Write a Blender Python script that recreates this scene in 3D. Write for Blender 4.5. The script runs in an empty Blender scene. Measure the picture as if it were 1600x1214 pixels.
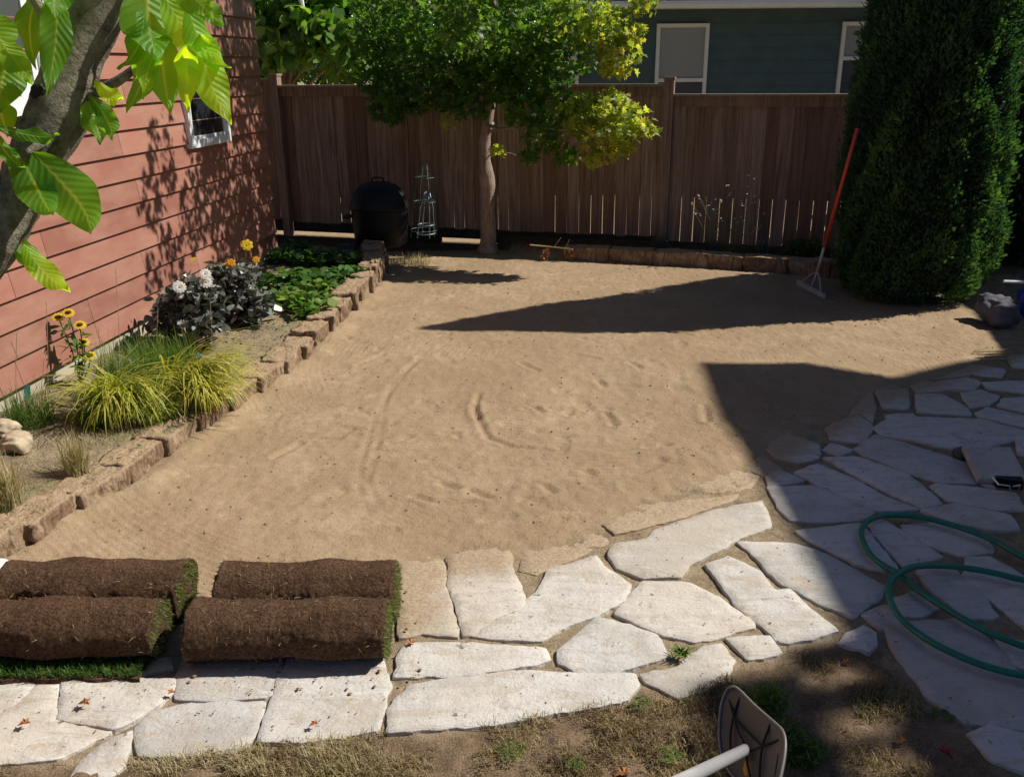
import bpy, bmesh, math, random
import numpy as np
from mathutils import Vector, Matrix, geometry
R = math.radians
rnd = random.Random(7); rg = np.random.default_rng(11)
# ------------------------------------------------------------------ camera
FPX = 1390.0; PITCH = R(19.75); ROLL = R(-0.5); CH = 1.9
sc = bpy.context.scene
cam = bpy.data.objects.new('camera', bpy.data.cameras.new('camera'))
sc.collection.objects.link(cam)
cam.location = (0, 0, CH)
cam.rotation_euler = (Matrix.Rotation(R(90) - PITCH, 3, 'X') @ Matrix.Rotation(ROLL, 3, 'Z')).to_euler()
cam.data.sensor_width = 36; cam.data.lens = FPX / 1600 * 36
cam.data.clip_start = 0.05; cam.data.clip_end = 500
sc.camera = cam
# ------------------------------------------------------------------ light
SUN = np.array([0.986, 0.216, 1.0])
w = bpy.data.worlds.new("World"); sc.world = w; w.use_nodes = True
nt = w.node_tree; bg = nt.nodes['Background']
sky = nt.nodes.new('ShaderNodeTexSky'); sky.sky_type = 'NISHITA'; sky.sun_disc = False
sky.sun_elevation = R(44.7); sky.sun_rotation = R(77.6)
wbm = nt.nodes.new('ShaderNodeMix'); wbm.data_type = 'RGBA'; wbm.blend_type = 'MULTIPLY'; wbm.inputs[0].default_value = 1   # camera white balance set for sunlight
wbm.inputs[7].default_value = (.78, .93, 1.25, 1); nt.links.new(sky.outputs[0], wbm.inputs[6])
nt.links.new(wbm.outputs[2], bg.inputs[0]); bg.inputs[1].default_value = 0.038
sl = bpy.data.lights.new('sun', 'SUN'); sl.energy = 5.0; sl.angle = R(0.55); sl.color = (1, .94, .84)
so = bpy.data.objects.new('sun', sl); sc.collection.objects.link(so)
so.rotation_euler = Vector(SUN).to_track_quat('Z', 'Y').to_euler(); so.location = (12, 3, 14)
sc.view_settings.view_transform = 'Standard'; sc.view_settings.look = 'None'
sc.view_settings.exposure = 0.28; sc.view_settings.gamma = 1
sc.cycles.max_bounces = 5; sc.cycles.diffuse_bounces = 2; sc.cycles.transparent_max_bounces = 6
# ------------------------------------------------------------------ survey: photo pixel -> place
def ray(px, py):
    u = (px - 800) / FPX; v = -(py - 607) / FPX
    c, s = math.cos(ROLL), math.sin(ROLL); u, v = c*u - s*v, s*u + c*v
    return np.array([u, math.cos(PITCH) + v*math.sin(PITCH), -math.sin(PITCH) + v*math.cos(PITCH)])
def G(px, py, z=0.0):
    d = ray(px, py); return d*((z - CH)/d[2]) + np.array([0, 0, CH])
def at(px, py, Y):
    d = ray(px, py); return d*(Y/d[1]) + np.array([0, 0, CH])
def atd(px, py, t):
    d = ray(px, py); return d*(t/np.linalg.norm(d)) + np.array([0, 0, CH])
W0 = G(0, 622.5, .27); WAZ = R(6.43)
DW = np.array([math.sin(WAZ), math.cos(WAZ), 0]); NW = np.array([DW[1], -DW[0], 0])
def WP(px, py):
    d = ray(px, py); o = np.array([0, 0, CH]); t = ((W0 - o)@NW)/(d@NW); p = o + d*t
    return float((p - W0)@DW), float(p[2]), p
F0 = np.array([-2.48, 10.85, 0.]); DF = np.array([.9600, -.2800, 0]); NF = np.array([-.28, -.96, 0])
def FP(px, py):
    d = ray(px, py); o = np.array([0, 0, CH]); t = ((F0 - o)@NF)/(d@NF); p = o + d*t
    return float((p - F0)@DF), float(p[2])
# ------------------------------------------------------------------ noise
def hsh(i, j, s):
    n = np.sin(i*127.1 + j*311.7 + s*74.7)*43758.5453
    return n - np.floor(n)
def vn(x, y, s=0):
    x = np.asarray(x, float); y = np.asarray(y, float)
    i = np.floor(x); j = np.floor(y); f = x - i; g = y - j
    f = f*f*(3 - 2*f); g = g*g*(3 - 2*g)
    return ((hsh(i, j, s)*(1-f) + hsh(i+1, j, s)*f)*(1-g) + (hsh(i, j+1, s)*(1-f) + hsh(i+1, j+1, s)*f)*g)*2 - 1
def fbm(x, y, o=3, s=0):
    r = 0; a = 1.
    for k in range(o):
        r = r + a*vn(x*2**k, y*2**k, s + k*7); a *= .5
    return r
# ------------------------------------------------------------------ mesh helpers
def tag(o, label=None, cat=None, group=None, kind=None):
    if label: o['label'] = label
    if cat: o['category'] = cat
    if group: o['group'] = group
    if kind: o['kind'] = kind
    return o
def empty(name, loc=(0, 0, 0), label=None, cat=None, group=None):
    o = bpy.data.objects.new(name, None); sc.collection.objects.link(o); o.location = [float(a) for a in loc]
    o.empty_display_size = .1
    return tag(o, label, cat, group)
def mesh(name, V, Fs, mat, parent=None, smooth=False, tint=None, attrs=None):
    """V world coordinates; Fs ndarray (n,k) or list of faces"""
    V = np.asarray(V, dtype=np.float64).reshape(-1, 3)
    off = np.array(parent_world(parent)) if parent else np.zeros(3)
    V = V - off
    me = bpy.data.meshes.new(name)
    if isinstance(Fs, np.ndarray) and Fs.ndim == 2:
        n, k = Fs.shape; li = Fs.reshape(-1); st = np.arange(n)*k
    else:
        ln = np.array([len(f) for f in Fs]); n = len(ln)
        li = np.array([a for f in Fs for a in f]); st = np.concatenate([[0], np.cumsum(ln)[:-1]])
    me.vertices.add(len(V)); me.vertices.foreach_set('co', V.astype(np.float32).reshape(-1))
    me.loops.add(len(li)); me.loops.foreach_set('vertex_index', li.astype(np.int32))
    me.polygons.add(n); me.polygons.foreach_set('loop_start', st.astype(np.int32))
    me.polygons.foreach_set('use_smooth', np.full(n, bool(smooth)))
    me.update(calc_edges=True)
    at_ = dict(attrs or {})
    if tint is not None: at_['tint'] = tint
    for k_, a in at_.items():
        t = me.attributes.new(k_, 'FLOAT', 'POINT')
        a = np.broadcast_to(np.asarray(a, np.float32), (len(V),))
        t.data.foreach_set('value', np.ascontiguousarray(a))
    if mat: me.materials.append(mat)
    o = bpy.data.objects.new(name, me); sc.collection.objects.link(o)
    if parent: o.parent = parent
    return o
def parent_world(p):
    v = np.zeros(3)
    while p is not None:
        v += np.array(p.location); p = p.parent
    return v
class MB:
    def __init__(s): s.v = []; s.f = []; s.t = []; s.n = 0
    def add(s, V, F, t=.5):
        V = np.asarray(V, float).reshape(-1, 3)
        s.v.append(V); s.f += [tuple(int(a) + s.n for a in f) for f in F]
        s.t.append(np.full(len(V), t) if np.isscalar(t) else np.asarray(t)); s.n += len(V)
    def box(s, c, ax, ay, az, t=.5):
        c = np.array(c, float); ax, ay, az = [np.array(a, float) for a in (ax, ay, az)]
        V = [c + i*ax + j*ay + k*az for k in (-1, 1) for j in (-1, 1) for i in (-1, 1)]
        F = [(0, 2, 3, 1), (4, 5, 7, 6), (0, 1, 5, 4), (2, 6, 7, 3), (0, 4, 6, 2), (1, 3, 7, 5)]
        if np.dot(np.cross(ax, ay), az) < 0: F = [f[::-1] for f in F]
        s.add(V, F, t)
    def tube(s, P, r, n=8, t=.5, cap=True, bump=0.0):
        P = [np.array(p, float) for p in P]; m = len(P)
        r = [r]*m if np.isscalar(r) else list(r)
        V = []; up = np.array([0, 0, 1.]); prev = None
        for i in range(m):
            d = P[min(i+1, m-1)] - P[max(i-1, 0)]; d /= (np.linalg.norm(d) + 1e-9)
            if prev is None:
                a = np.cross(d, up)
                if np.linalg.norm(a) < .1: a = np.cross(d, [1, 0, 0])
            else: a = prev - d*np.dot(prev, d)
            a /= np.linalg.norm(a); prev = a; b = np.cross(d, a)
            for k in range(n):
                q = 2*math.pi*k/n
                rr = r[i]*(1 + (bump*rnd.uniform(-1, 1) if bump else 0))
                V.append(P[i] + rr*(math.cos(q)*a + math.sin(q)*b))
        F = [(i*n + k, i*n + (k+1) % n, (i+1)*n + (k+1) % n, (i+1)*n + k) for i in range(m-1) for k in range(n)]
        if cap: F += [tuple(range(n))[::-1], tuple((m-1)*n + k for k in range(n))]
        s.add(V, F, t)
    def lathe(s, c, prof, n=28, t=.5):
        c = np.array(c, float); V = []; m = len(prof)
        for (r, z) in prof:
            for k in range(n):
                q = 2*math.pi*k/n; V.append(c + [r*math.cos(q), r*math.sin(q), z])
        F = [(i*n + k, i*n + (k+1) % n, (i+1)*n + (k+1) % n, (i+1)*n + k) for i in range(m-1) for k in range(n)]
        F += [tuple(range(n))[::-1], tuple((m-1)*n + k for k in range(n))]
        s.add(V, F, t)
    def build(s, name, mat, parent=None, smooth=False):
        return mesh(name, np.concatenate(s.v), s.f, mat, parent, smooth, np.concatenate(s.t))
def spline(P, n=8):
    P = [np.array(p, float) for p in P]; Q = [2*P[0]-P[1]] + P + [2*P[-1]-P[-2]]; out = []
    for i in range(1, len(Q)-2):
        for k in range(n):
            t = k/n; a, b, c, d = Q[i-1], Q[i], Q[i+1], Q[i+2]
            out.append(.5*((2*b) + (c-a)*t + (2*a-5*b+4*c-d)*t*t + (3*b-a-3*c+d)*t**3))
    out.append(P[-1]); return out
def poly_sd(X, Y, poly):
    """signed distance, + inside"""
    P = np.array(poly)[:, :2]; n = len(P); d = np.full(X.shape, 1e9); ins = np.zeros(X.shape, bool)
    for i in range(n):
        a, b = P[i], P[(i+1) % n]; e = b - a
        t = np.clip(((X-a[0])*e[0] + (Y-a[1])*e[1])/(e@e + 1e-12), 0, 1)
        d = np.minimum(d, np.hypot(X-a[0]-t*e[0], Y-a[1]-t*e[1]))
        c = ((a[1] > Y) != (b[1] > Y)) & (X < (b[0]-a[0])*(Y-a[1])/((b[1]-a[1]) + 1e-12) + a[0])
        ins ^= c
    return np.where(ins, d, -d)
def line_d(X, Y, P):
    d = np.full(X.shape, 1e9); P = np.array(P)[:, :2]
    for a, b in zip(P[:-1], P[1:]):
        e = b - a; t = np.clip(((X-a[0])*e[0] + (Y-a[1])*e[1])/(e@e + 1e-12), 0, 1)
        d = np.minimum(d, np.hypot(X-a[0]-t*e[0], Y-a[1]-t*e[1]))
    return d
def sm(x, a, b):
    t = np.clip((x-a)/(b-a), 0, 1); return t*t*(3-2*t)
# ------------------------------------------------------------------ materials
def col(c): return (*c, 1.0)
class Mat:
    def __init__(s, name, rough=.8, spec=.3):
        s.m = bpy.data.materials.new(name); s.m.use_nodes = True; s.nt = s.m.node_tree
        s.b = s.nt.nodes['Principled BSDF']; s.out = s.nt.nodes['Material Output']
        s.b.inputs['Roughness'].default_value = rough; s.b.inputs['Specular IOR Level'].default_value = spec
        s.tc = s.nt.nodes.new('ShaderNodeTexCoord')
    def N(s, t, **k):
        n = s.nt.nodes.new(t)
        for a, b in k.items(): setattr(n, a, b)
        return n
    def L(s, a, b): s.nt.links.new(a, b)
    def noise(s, scale, detail=4, rough=.6, stretch=None, obj=True, dist=0):
        n = s.N('ShaderNodeTexNoise'); n.inputs['Scale'].default_value = scale
        n.inputs['Detail'].default_value = detail; n.inputs['Roughness'].default_value = rough; n.inputs['Distortion'].default_value = dist
        src = s.tc.outputs['Object']
        if stretch:
            mp = s.N('ShaderNodeMapping'); mp.inputs['Scale'].default_value = stretch[:3]
            if len(stretch) > 3: mp.inputs['Rotation'].default_value = (0, 0, stretch[3])
            s.L(src, mp.inputs[0]); src = mp.outputs[0]
        s.L(src, n.inputs['Vector']); return n.outputs['Fac']
    def ramp(s, f, stops):
        r = s.N('ShaderNodeValToRGB'); e = r.color_ramp.elements
        while len(e) < len(stops): e.new(.5)
        for q, (p, c) in zip(e, stops): q.position = p; q.color = col(c) if not np.isscalar(c) else (c, c, c, 1)
        s.L(f, r.inputs[0]); return r.outputs[0]
    def mix(s, f, a, b, mode='MIX'):
        n = s.N('ShaderNodeMix', data_type='RGBA', blend_type=mode)
        if np.isscalar(f): n.inputs[0].default_value = f
        else: s.L(f, n.inputs[0])
        for q, i in ((a, 6), (b, 7)):
            if isinstance(q, tuple): n.inputs[i].default_value = col(q)
            else: s.L(q, n.inputs[i])
        return n.outputs[2]
    def math(s, op, a, b=0.):
        n = s.N('ShaderNodeMath', operation=op, use_clamp=False)
        for q, i in ((a, 0), (b, 1)):
            if isinstance(q, (int, float)): n.inputs[i].default_value = q
            else: s.L(q, n.inputs[i])
        return n.outputs[0]
    def attr(s, name='tint'):
        n = s.N('ShaderNodeAttribute'); n.attribute_name = name; return n.outputs['Fac']
    def color(s, c):
        if isinstance(c, tuple): s.b.inputs['Base Color'].default_value = col(c)
        else: s.L(c, s.b.inputs['Base Color'])
        return s
    def bump(s, h, strength=.5, dist=.01):
        n = s.N('ShaderNodeBump'); n.inputs['Strength'].default_value = strength; n.inputs['Distance'].default_value = dist
        s.L(h, n.inputs['Height']); s.L(n.outputs[0], s.b.inputs['Normal']); return s
    def leaf(s, amt=.4, tc=None, gain=1.3):
        """thin leaf: part of the light passes through"""
        t = s.N('ShaderNodeBsdfTranslucent'); mx = s.N('ShaderNodeMixShader'); mx.inputs[0].default_value = amt
        lk = s.b.inputs['Base Color'].links
        if lk:
            c = s.mix(1.0, lk[0].from_socket, tc or (1.0, 1.15, .35), 'MULTIPLY')
            g = s.mix(1.0, c, (gain, gain, gain), 'MULTIPLY'); s.L(g, t.inputs[0])
        s.L(s.b.outputs[0], mx.inputs[1]); s.L(t.outputs[0], mx.inputs[2]); s.L(mx.outputs[0], s.out.inputs[0]); return s

def mat_soil():
    m = Mat('sandy_soil', .95, .1)
    fine = m.noise(180, 3, .7); mid = m.noise(14, 5, .65); big = m.noise(1.6, 4, .6); streak = m.noise(6, 4, .6, (1, 6, 1, .25))
    a = m.ramp(big, [(.3, (.345, .250, .157)), (.7, (.44, .332, .217))])
    a = m.mix(m.ramp(mid, [(.35, .5), (.62, 0.)]), a, (.29, .205, .12))
    a = m.mix(m.ramp(streak, [(.36, .22), (.5, 0.)]), a, (.33, .225, .135))
    a = m.mix(m.ramp(m.noise(60, 4, .75), [(.34, .45), (.43, 0.)]), a, (.24, .16, .095))
    a = m.mix(m.ramp(m.noise(.9, 5, .65, dist=1.5), [(.44, .55), (.58, 0.)]), a, (.30, .21, .125)); a = m.mix(m.ramp(m.noise(3.3, 5, .7, dist=1.), [(.58, 0.), (.70, .4)]), a, (.54, .43, .30))
    a = m.mix(m.ramp(fine, [(.3, .45), (.48, 0.)]), a, (.21, .14, .085))
    a = m.mix(m.ramp(fine, [(.66, 0.), (.8, .4)]), a, (.62, .50, .36))
    # joints between flagstones: greyer, dirtier
    j = m.ramp(mid, [(.35, (.24, .18, .115)), (.6, (.40, .315, .21))])
    j = m.mix(m.ramp(fine, [(.35, .6), (.6, 0.)]), j, (.10, .075, .045))
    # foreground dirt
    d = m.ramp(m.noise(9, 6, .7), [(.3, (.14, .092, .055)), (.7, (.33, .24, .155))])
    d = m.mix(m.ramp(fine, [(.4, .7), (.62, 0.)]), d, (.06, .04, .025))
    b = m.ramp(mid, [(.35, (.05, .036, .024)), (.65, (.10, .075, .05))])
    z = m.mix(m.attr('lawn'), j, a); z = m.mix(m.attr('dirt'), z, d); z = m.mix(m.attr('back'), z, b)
    m.color(z)
    h = m.math('ADD', m.math('MULTIPLY', fine, .35), m.math('MULTIPLY', m.noise(45, 4, .7), 1.0))
    m.bump(h, .62, .013); return m.m
def mat_far():
    m = Mat('yard_soil', .95, .1); a = m.ramp(m.noise(2.5, 6), [(.35, (.30, .24, .13)), (.65, (.52, .42, .27))])
    a = m.mix(m.ramp(m.noise(.35, 3), [(.45, 0.), (.6, .8)]), a, (.12, .15, .05))
    m.color(a).bump(m.noise(30, 4), .6, .03); return m.m
def mat_bed():
    m = Mat('bed_soil', .95, .1); mid = m.noise(9, 6, .7); f = m.noise(120, 3, .7)
    a = m.ramp(mid, [(.3, (.18, .14, .09)), (.5, (.36, .285, .19)), (.7, (.50, .40, .27))])
    a = m.mix(m.ramp(f, [(.35, .8), (.55, 0.)]), a, (.08, .06, .035))
    a = m.mix(m.attr('moss'), a, m.ramp(m.noise(40, 4), [(.3, (.10, .12, .03)), (.7, (.26, .28, .07))]))
    m.color(a).bump(m.math('ADD', f, m.noise(35, 4, .7)), .8, .02); return m.m
def mat_stone():
    m = Mat('flagstone', .8, .25)
    t = m.attr('tint'); big = m.noise(3.2, 5, .6, dist=.6); f = m.noise(70, 4, .7); v = m.noise(11, 6, .75)
    a = m.ramp(m.math('ADD', m.math('MULTIPLY', big, .7), m.math('MULTIPLY', m.attr('shade'), .3)), [(.3, (.42, .40, .37)), (.5, (.57, .56, .535)), (.72, (.68, .67, .645))])
    a = m.mix(m.math('MULTIPLY', m.ramp(t, [(.3, 0.), (.95, .7)]), 1.0), a, m.ramp(v, [(.35, (.44, .36, .27)), (.65, (.60, .52, .42))]))
    a = m.mix(m.ramp(v, [(.34, .75), (.47, 0.)]), a, (.40, .335, .26))
    lay = m.noise(7, 6, .7, (.6, 2.6, 1, .5), dist=1.2); a = m.mix(m.ramp(lay, [(.40, .5), (.47, 0.)]), a, (.42, .34, .25)); a = m.mix(m.ramp(m.noise(1.1, 3, .5), [(.40, .45), (.62, 0.)]), a, (.52, .45, .35)); a = m.mix(m.ramp(m.noise(5, 5, .7, dist=1.), [(.60, 0.), (.72, .6)]), a, (.36, .30, .23)); a = m.mix(m.ramp(lay, [(.60, 0.), (.68, .35)]), a, (.80, .79, .77))
    a = m.mix(m.ramp(f, [(.30, .5), (.42, 0.)]), a, (.22, .19, .16))
    a = m.mix(m.ramp(m.noise(34, 3, .6), [(.27, .85), (.33, 0.)]), a, (.14, .105, .08))
    sp_ = m.noise(150, 2, .5); a = m.mix(m.ramp(sp_, [(.24, .7), (.30, 0.)]), a, (.16, .13, .10))
    dn = m.math('ADD', m.attr('dust'), m.math('MULTIPLY', m.math('SUBTRACT', v, .5), 1.1))
    a = m.mix(m.ramp(dn, [(.35, 0.), (.75, .92)]), a, m.ramp(f, [(.35, (.28, .205, .128)), (.6, (.43, .325, .215))]))
    m.color(a).bump(m.math('ADD', m.math('ADD', m.math('MULTIPLY', f, .35), m.math('MULTIPLY', lay, .8)), m.math('MULTIPLY', m.noise(18, 5, .7), .8)), .7, .012); return m.m
def mat_siding():
    m = Mat('red_siding', .38, .6); t = m.attr('tint')
    n = m.noise(2.2, 4, .6, (1, 1, 3)); g = m.noise(30, 4, .6, (.25, .25, 2.5))
    a = m.ramp(t, [(0, (.23, .098, .072)), (1, (.40, .178, .13))])
    a = m.mix(m.ramp(n, [(.35, .6), (.6, 0.)]), a, (.42, .235, .175))
    a = m.mix(m.ramp(g, [(.3, .35), (.5, 0.)]), a, (.28, .115, .085))
    m.color(a).bump(g, .12, .003); return m.m
def mat_wood(name, c0, c1, c2):
    m = Mat(name, .8, .2); t = m.attr('tint'); g = m.noise(14, 5, .65, (3, 3, .12)); g2 = m.noise(60, 3, .6, (2, 2, .06)); s = m.noise(1.3, 4, .6)
    a = m.ramp(t, [(0, c0), (.55, c1), (1, c2)])
    a = m.mix(m.ramp(g, [(.35, .75), (.6, 0.)]), a, tuple(x*.45 for x in c0))
    a = m.mix(m.ramp(s, [(.35, .45), (.6, 0.)]), a, tuple(x*.6 for x in c1))
    m.color(a).bump(m.math('ADD', g, g2), .5, .004); return m.m
def plain(name, c, rough=.6, spec=.4, var=.25, scale=12, metal=0., bump=.1):
    m = Mat(name, rough, spec); n = m.noise(scale, 4, .6)
    m.color(m.ramp(n, [(.3, tuple(x*(1-var) for x in c)), (.7, tuple(min(1, x*(1+var)) for x in c))]))
    m.b.inputs['Metallic'].default_value = metal
    if bump: m.bump(m.noise(scale*5, 4), bump, .004)
    return m.m
def mat_leaf(name, stops, amt=.4, rough=.45, spec=.4, tc=None, gain=1.3, vein=False):
    m = Mat(name, rough, spec); c = m.ramp(m.attr('tint'), stops)
    n = m.noise(6, 3); c = m.mix(m.ramp(n, [(.4, .35), (.6, 0.)]), c, tuple(x*.6 for x in stops[0][1]))
    if vein:
        a = m.attr('vein'); c = m.mix(m.ramp(a, [(.0, .55), (.12, 0.)]), c, (.30, .40, .10))
        wv = m.math('SINE', m.math('MULTIPLY', m.attr('side'), 75.)); m.bump(wv, .3, .0025)
    m.color(c); m.leaf(amt, tc, gain); return m.m
def mat_bark(name, c0, c1, scale=(8, 8, 2), bs=.8):
    m = Mat(name, .85, .2); n = m.noise(5, 6, .7, scale); f = m.noise(60, 4, .7); s = m.noise(3, 3)
    a = m.ramp(n, [(.3, c0), (.7, c1)]); a = m.mix(m.ramp(s, [(.5, 0.), (.65, .5)]), a, tuple(min(1, x*1.5) for x in c1))
    m.color(a).bump(m.math('ADD', n, m.math('MULTIPLY', f, .5)), bs, .02); return m.m
def mat_blade(name, stops, amt=.35): return mat_leaf(name, stops, amt, .5, .3)
def mat_sod():
    m = Mat('sod_soil', .95, .08); f = m.noise(90, 4, .75); v = m.noise(12, 5, .7); fib = m.noise(40, 3, .6, (1, 3, 3))
    a = m.ramp(v, [(.3, (.09, .050, .030)), (.6, (.17, .100, .061)), (.8, (.23, .148, .094))])
    a = m.mix(m.ramp(f, [(.38, .8), (.55, 0.)]), a, (.045, .024, .014))
    a = m.mix(m.ramp(fib, [(.66, 0.), (.74, .55)]), a, (.28, .19, .11))
    m.color(a).bump(m.math('ADD', f, m.noise(30, 5, .7)), 1.0, .02); return m.m
def mat_block():
    m = Mat('edging_block', .9, .12); v = m.noise(9, 6, .7); g = m.noise(22, 4, .6, (1.5, 1.5, .5)); f = m.noise(110, 3)
    a = m.ramp(v, [(.3, (.21, .135, .08)), (.6, (.37, .28, .19)), (.8, (.45, .36, .25))])
    a = m.mix(m.ramp(g, [(.38, .8), (.5, 0.)]), a, (.11, .068, .042)); a = m.mix(m.ramp(m.noise(4, 3), [(.42, .6), (.55, 0.)]), a, (.15, .09, .055))
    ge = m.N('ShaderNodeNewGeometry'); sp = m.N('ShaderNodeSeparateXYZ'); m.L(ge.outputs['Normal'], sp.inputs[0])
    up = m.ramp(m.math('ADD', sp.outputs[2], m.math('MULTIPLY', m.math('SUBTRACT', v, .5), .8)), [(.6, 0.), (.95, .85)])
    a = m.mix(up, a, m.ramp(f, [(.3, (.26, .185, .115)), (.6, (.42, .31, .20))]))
    m.color(a).bump(m.math('ADD', v, m.math('MULTIPLY', g, 1.2)), .9, .02); return m.m

M = {}
M['soil'] = mat_soil(); M['far'] = mat_far(); M['bed'] = mat_bed(); M['stone'] = mat_stone(); M['siding'] = mat_siding()
M['fence'] = mat_wood('fence_wood', (.23, .135, .10), (.345, .23, .18), (.46, .34, .27))
M['cap'] = mat_wood('fence_cap_wood', (.30, .24, .18), (.36, .30, .24), (.4, .34, .28))
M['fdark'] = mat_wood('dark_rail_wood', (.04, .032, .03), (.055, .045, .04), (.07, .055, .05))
M['concrete'] = plain('foundation_concrete', (.42, .38, .30), .9, .2, .15, 14)
M['white'] = plain('white_frame', (.74, .76, .78), .35, .5, .05, 5, bump=0)
M['trim_white'] = plain('white_trim', (.86, .86, .84), .5, .4, .06, 5, bump=0)  # even white paint for soffit, frames and sashes of the green house
def mat_glass(name, c, r=.06):
    m = Mat(name, r, .6); m.color(c); return m.m
M['glass'] = mat_glass('dark_glass', (.02, .024, .028)); M['glass2'] = mat_glass('grey_glass', (.075, .085, .085), .12)
M['blind'] = mat_glass('blind_glass', (.36, .37, .38), .18); M['violet'] = mat_glass('lower_glass', (.10, .10, .135), .15)
M['teal'] = plain('green_siding', (.085, .135, .15), .7, .3, .12, 3, bump=.05)
M['roof'] = plain('asphalt_shingle', (.05, .05, .06), .9, .2, .4, 40, bump=.6)
M['gutter'] = plain('gutter_paint', (.86, .88, .90), .4, .4, .05, 4, bump=0)
M['sod'] = mat_sod(); M['block'] = mat_block()
M['black'] = plain('black_enamel', (.004, .005, .010), .55, .3, .2, 8, bump=.03)
M['steel'] = plain('bare_steel', (.55, .55, .53), .35, .5, .15, 20, .8, .05)
M['rakehead'] = plain('rake_steel', (.42, .40, .42), .6, .4, .2, 20, .1, .1)
M['red'] = plain('red_handle', (.64, .065, .03), .4, .5, .12, 20, bump=.05)
M['greywood'] = plain('pale_handle', (.5, .47, .42), .6, .3, .15, 20)
M['hose'] = plain('green_hose', (.012, .17, .105), .38, .5, .15, 30, bump=.1)
M['rock'] = plain('grey_rock', (.11, .11, .13), .85, .2, .3, 6, bump=.6)
M['tanrock'] = plain('tan_rock', (.42, .345, .24), .9, .1, .4, 18, bump=.6)
M['grcon'] = plain('pale_concrete', (.52, .53, .50), .85, .2, .2, 10, bump=.3)
M['dkcon'] = plain('dark_concrete', (.10, .10, .11), .85, .2, .3, 8, bump=.4)
M['blue'] = plain('blue_plastic', (.03, .06, .42), .4, .5, .2, 10)
M['taupe'] = plain('taupe_plastic', (.13, .11, .085), .55, .4, .12, 4, bump=.03)
M['rib'] = plain('dark_rib', (.012, .010, .010), .6, .3, .1, 10)
M['rim'] = plain('grey_rim', (.22, .205, .19), .4, .5, .1, 10)
M['alu'] = plain('aluminium_pole', (.66, .66, .68), .28, .5, .05, 6, .5, 0)
M['yellow'] = plain('yellow_plastic', (.62, .32, .02), .5, .4, .2, 10)
M['bark'] = mat_bark('maple_bark', (.16, .11, .085), (.40, .31, .25))
M['magbark'] = mat_bark('grey_bark', (.07, .058, .042), (.36, .32, .25), (9, 9, 9), 1.0)
M['clod'] = plain('clod', (.27, .195, .125), .95, .1, .5, 30)
M['dropleaf'] = plain('fallen_leaf', (.36, .15, .05), .7, .3, .4, 30)
M['redleaf'] = plain('red_leaf', (.26, .045, .03), .6, .3, .3, 30)
M['tag'] = plain('white_tag', (.8, .8, .84), .4, .4, .04, 8, bump=0)
M['teal_tag'] = plain('teal_tag', (.08, .55, .6), .4, .4, .1, 8, bump=0)
M['purple'] = plain('purple_print', (.22, .12, .6), .4, .4, .1, 8, bump=0)
M['green_wire'] = plain('green_wire', (.09, .15, .11), .5, .4, .1, 8, bump=0)
M['blue_wire'] = plain('galvanised_wire', (.30, .42, .50), .4, .5, .1, 8, .4, 0)
M['maple'] = mat_leaf('maple_leaf', [(0, (.05, .11, .026)), (.35, (.095, .19, .036)), (.6, (.19, .26, .05)), (.85, (.40, .41, .08)), (1, (.50, .34, .07))], .5, tc=(1.1, 1.08, .45), gain=2.3)
M['mag'] = mat_leaf('magnolia_leaf', [(0, (.05, .15, .018)), (.5, (.10, .26, .025)), (.95, (.26, .42, .03)), (1, (.60, .28, .03))],   .55, .46, .4, (1.8, 1.3, .25), 3.1, True)
M['bgleaf'] = mat_leaf('broad_leaf', [(0, (.05, .14, .025)), (.6, (.17, .33, .06)), (1, (.42, .54, .15))], .5, .28, .7)
M['thuja'] = mat_leaf('thuja_spray', [(0, (.032, .075, .05)), (.5, (.06, .13, .06)), (1, (.15, .26, .07))], .38, .6, .25)
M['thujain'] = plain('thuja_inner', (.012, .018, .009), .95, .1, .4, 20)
M['dahlia'] = mat_leaf('dahlia_leaf', [(0, (.04, .048, .036)), (.5, (.11, .125, .10)), (1, (.34, .36, .31))], .12, .32, .75, (1, 1, .7))
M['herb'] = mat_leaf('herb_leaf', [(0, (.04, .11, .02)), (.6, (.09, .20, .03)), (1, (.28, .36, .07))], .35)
M['blade'] = mat_blade('green_blade', [(0, (.06, .14, .02)), (.6, (.16, .26, .035)), (1, (.42, .44, .10))])
M['gold'] = mat_blade('golden_blade', [(0, (.20, .28, .04)), (.5, (.50, .48, .07)), (1, (.72, .60, .18))])
M['straw'] = mat_blade('straw_blade', [(0, (.30, .24, .13)), (.5, (.47, .39, .23)), (1, (.64, .55, .36))], .25)
M['turf'] = mat_blade('turf_blade', [(0, (.045, .11, .02)), (.5, (.13, .22, .04)), (1, (.36, .38, .12))])
M['turfend'] = mat_blade('turf_end_blade', [(0, (.07, .10, .035)), (.5, (.18, .23, .09)), (1, (.46, .43, .24))])
M['dry'] = mat_blade('dry_blade', [(0, (.13, .09, .045)), (.5, (.30, .22, .11)), (.8, (.44, .35, .18)), (1, (.20, .25, .06))], .2)
M['fescue'] = mat_blade('fescue_blade', [(0, (.06, .085, .09)), (1, (.17, .21, .23))], .2)
M['petal_w'] = mat_leaf('white_petal', [(0, (.72, .72, .66)), (1, (.85, .85, .8))], .3, .5, .3, (1, 1, .9), 1.)
M['petal_y'] = mat_leaf('yellow_petal', [(0, (.75, .50, .02)), (1, (.85, .62, .05))], .35, .5, .3, (1, .9, .2), 1.)
M['petal_o'] = mat_leaf('orange_petal', [(0, (.75, .28, .01)), (1, (.80, .38, .02))], .35, .5, .3, (1, .8, .2), 1.)
M['core'] = plain('flower_core', (.10, .04, .01), .9, .1, .3, 60)
M['stem'] = plain('plant_stem', (.12, .17, .05), .6, .3, .3, 20)
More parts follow.
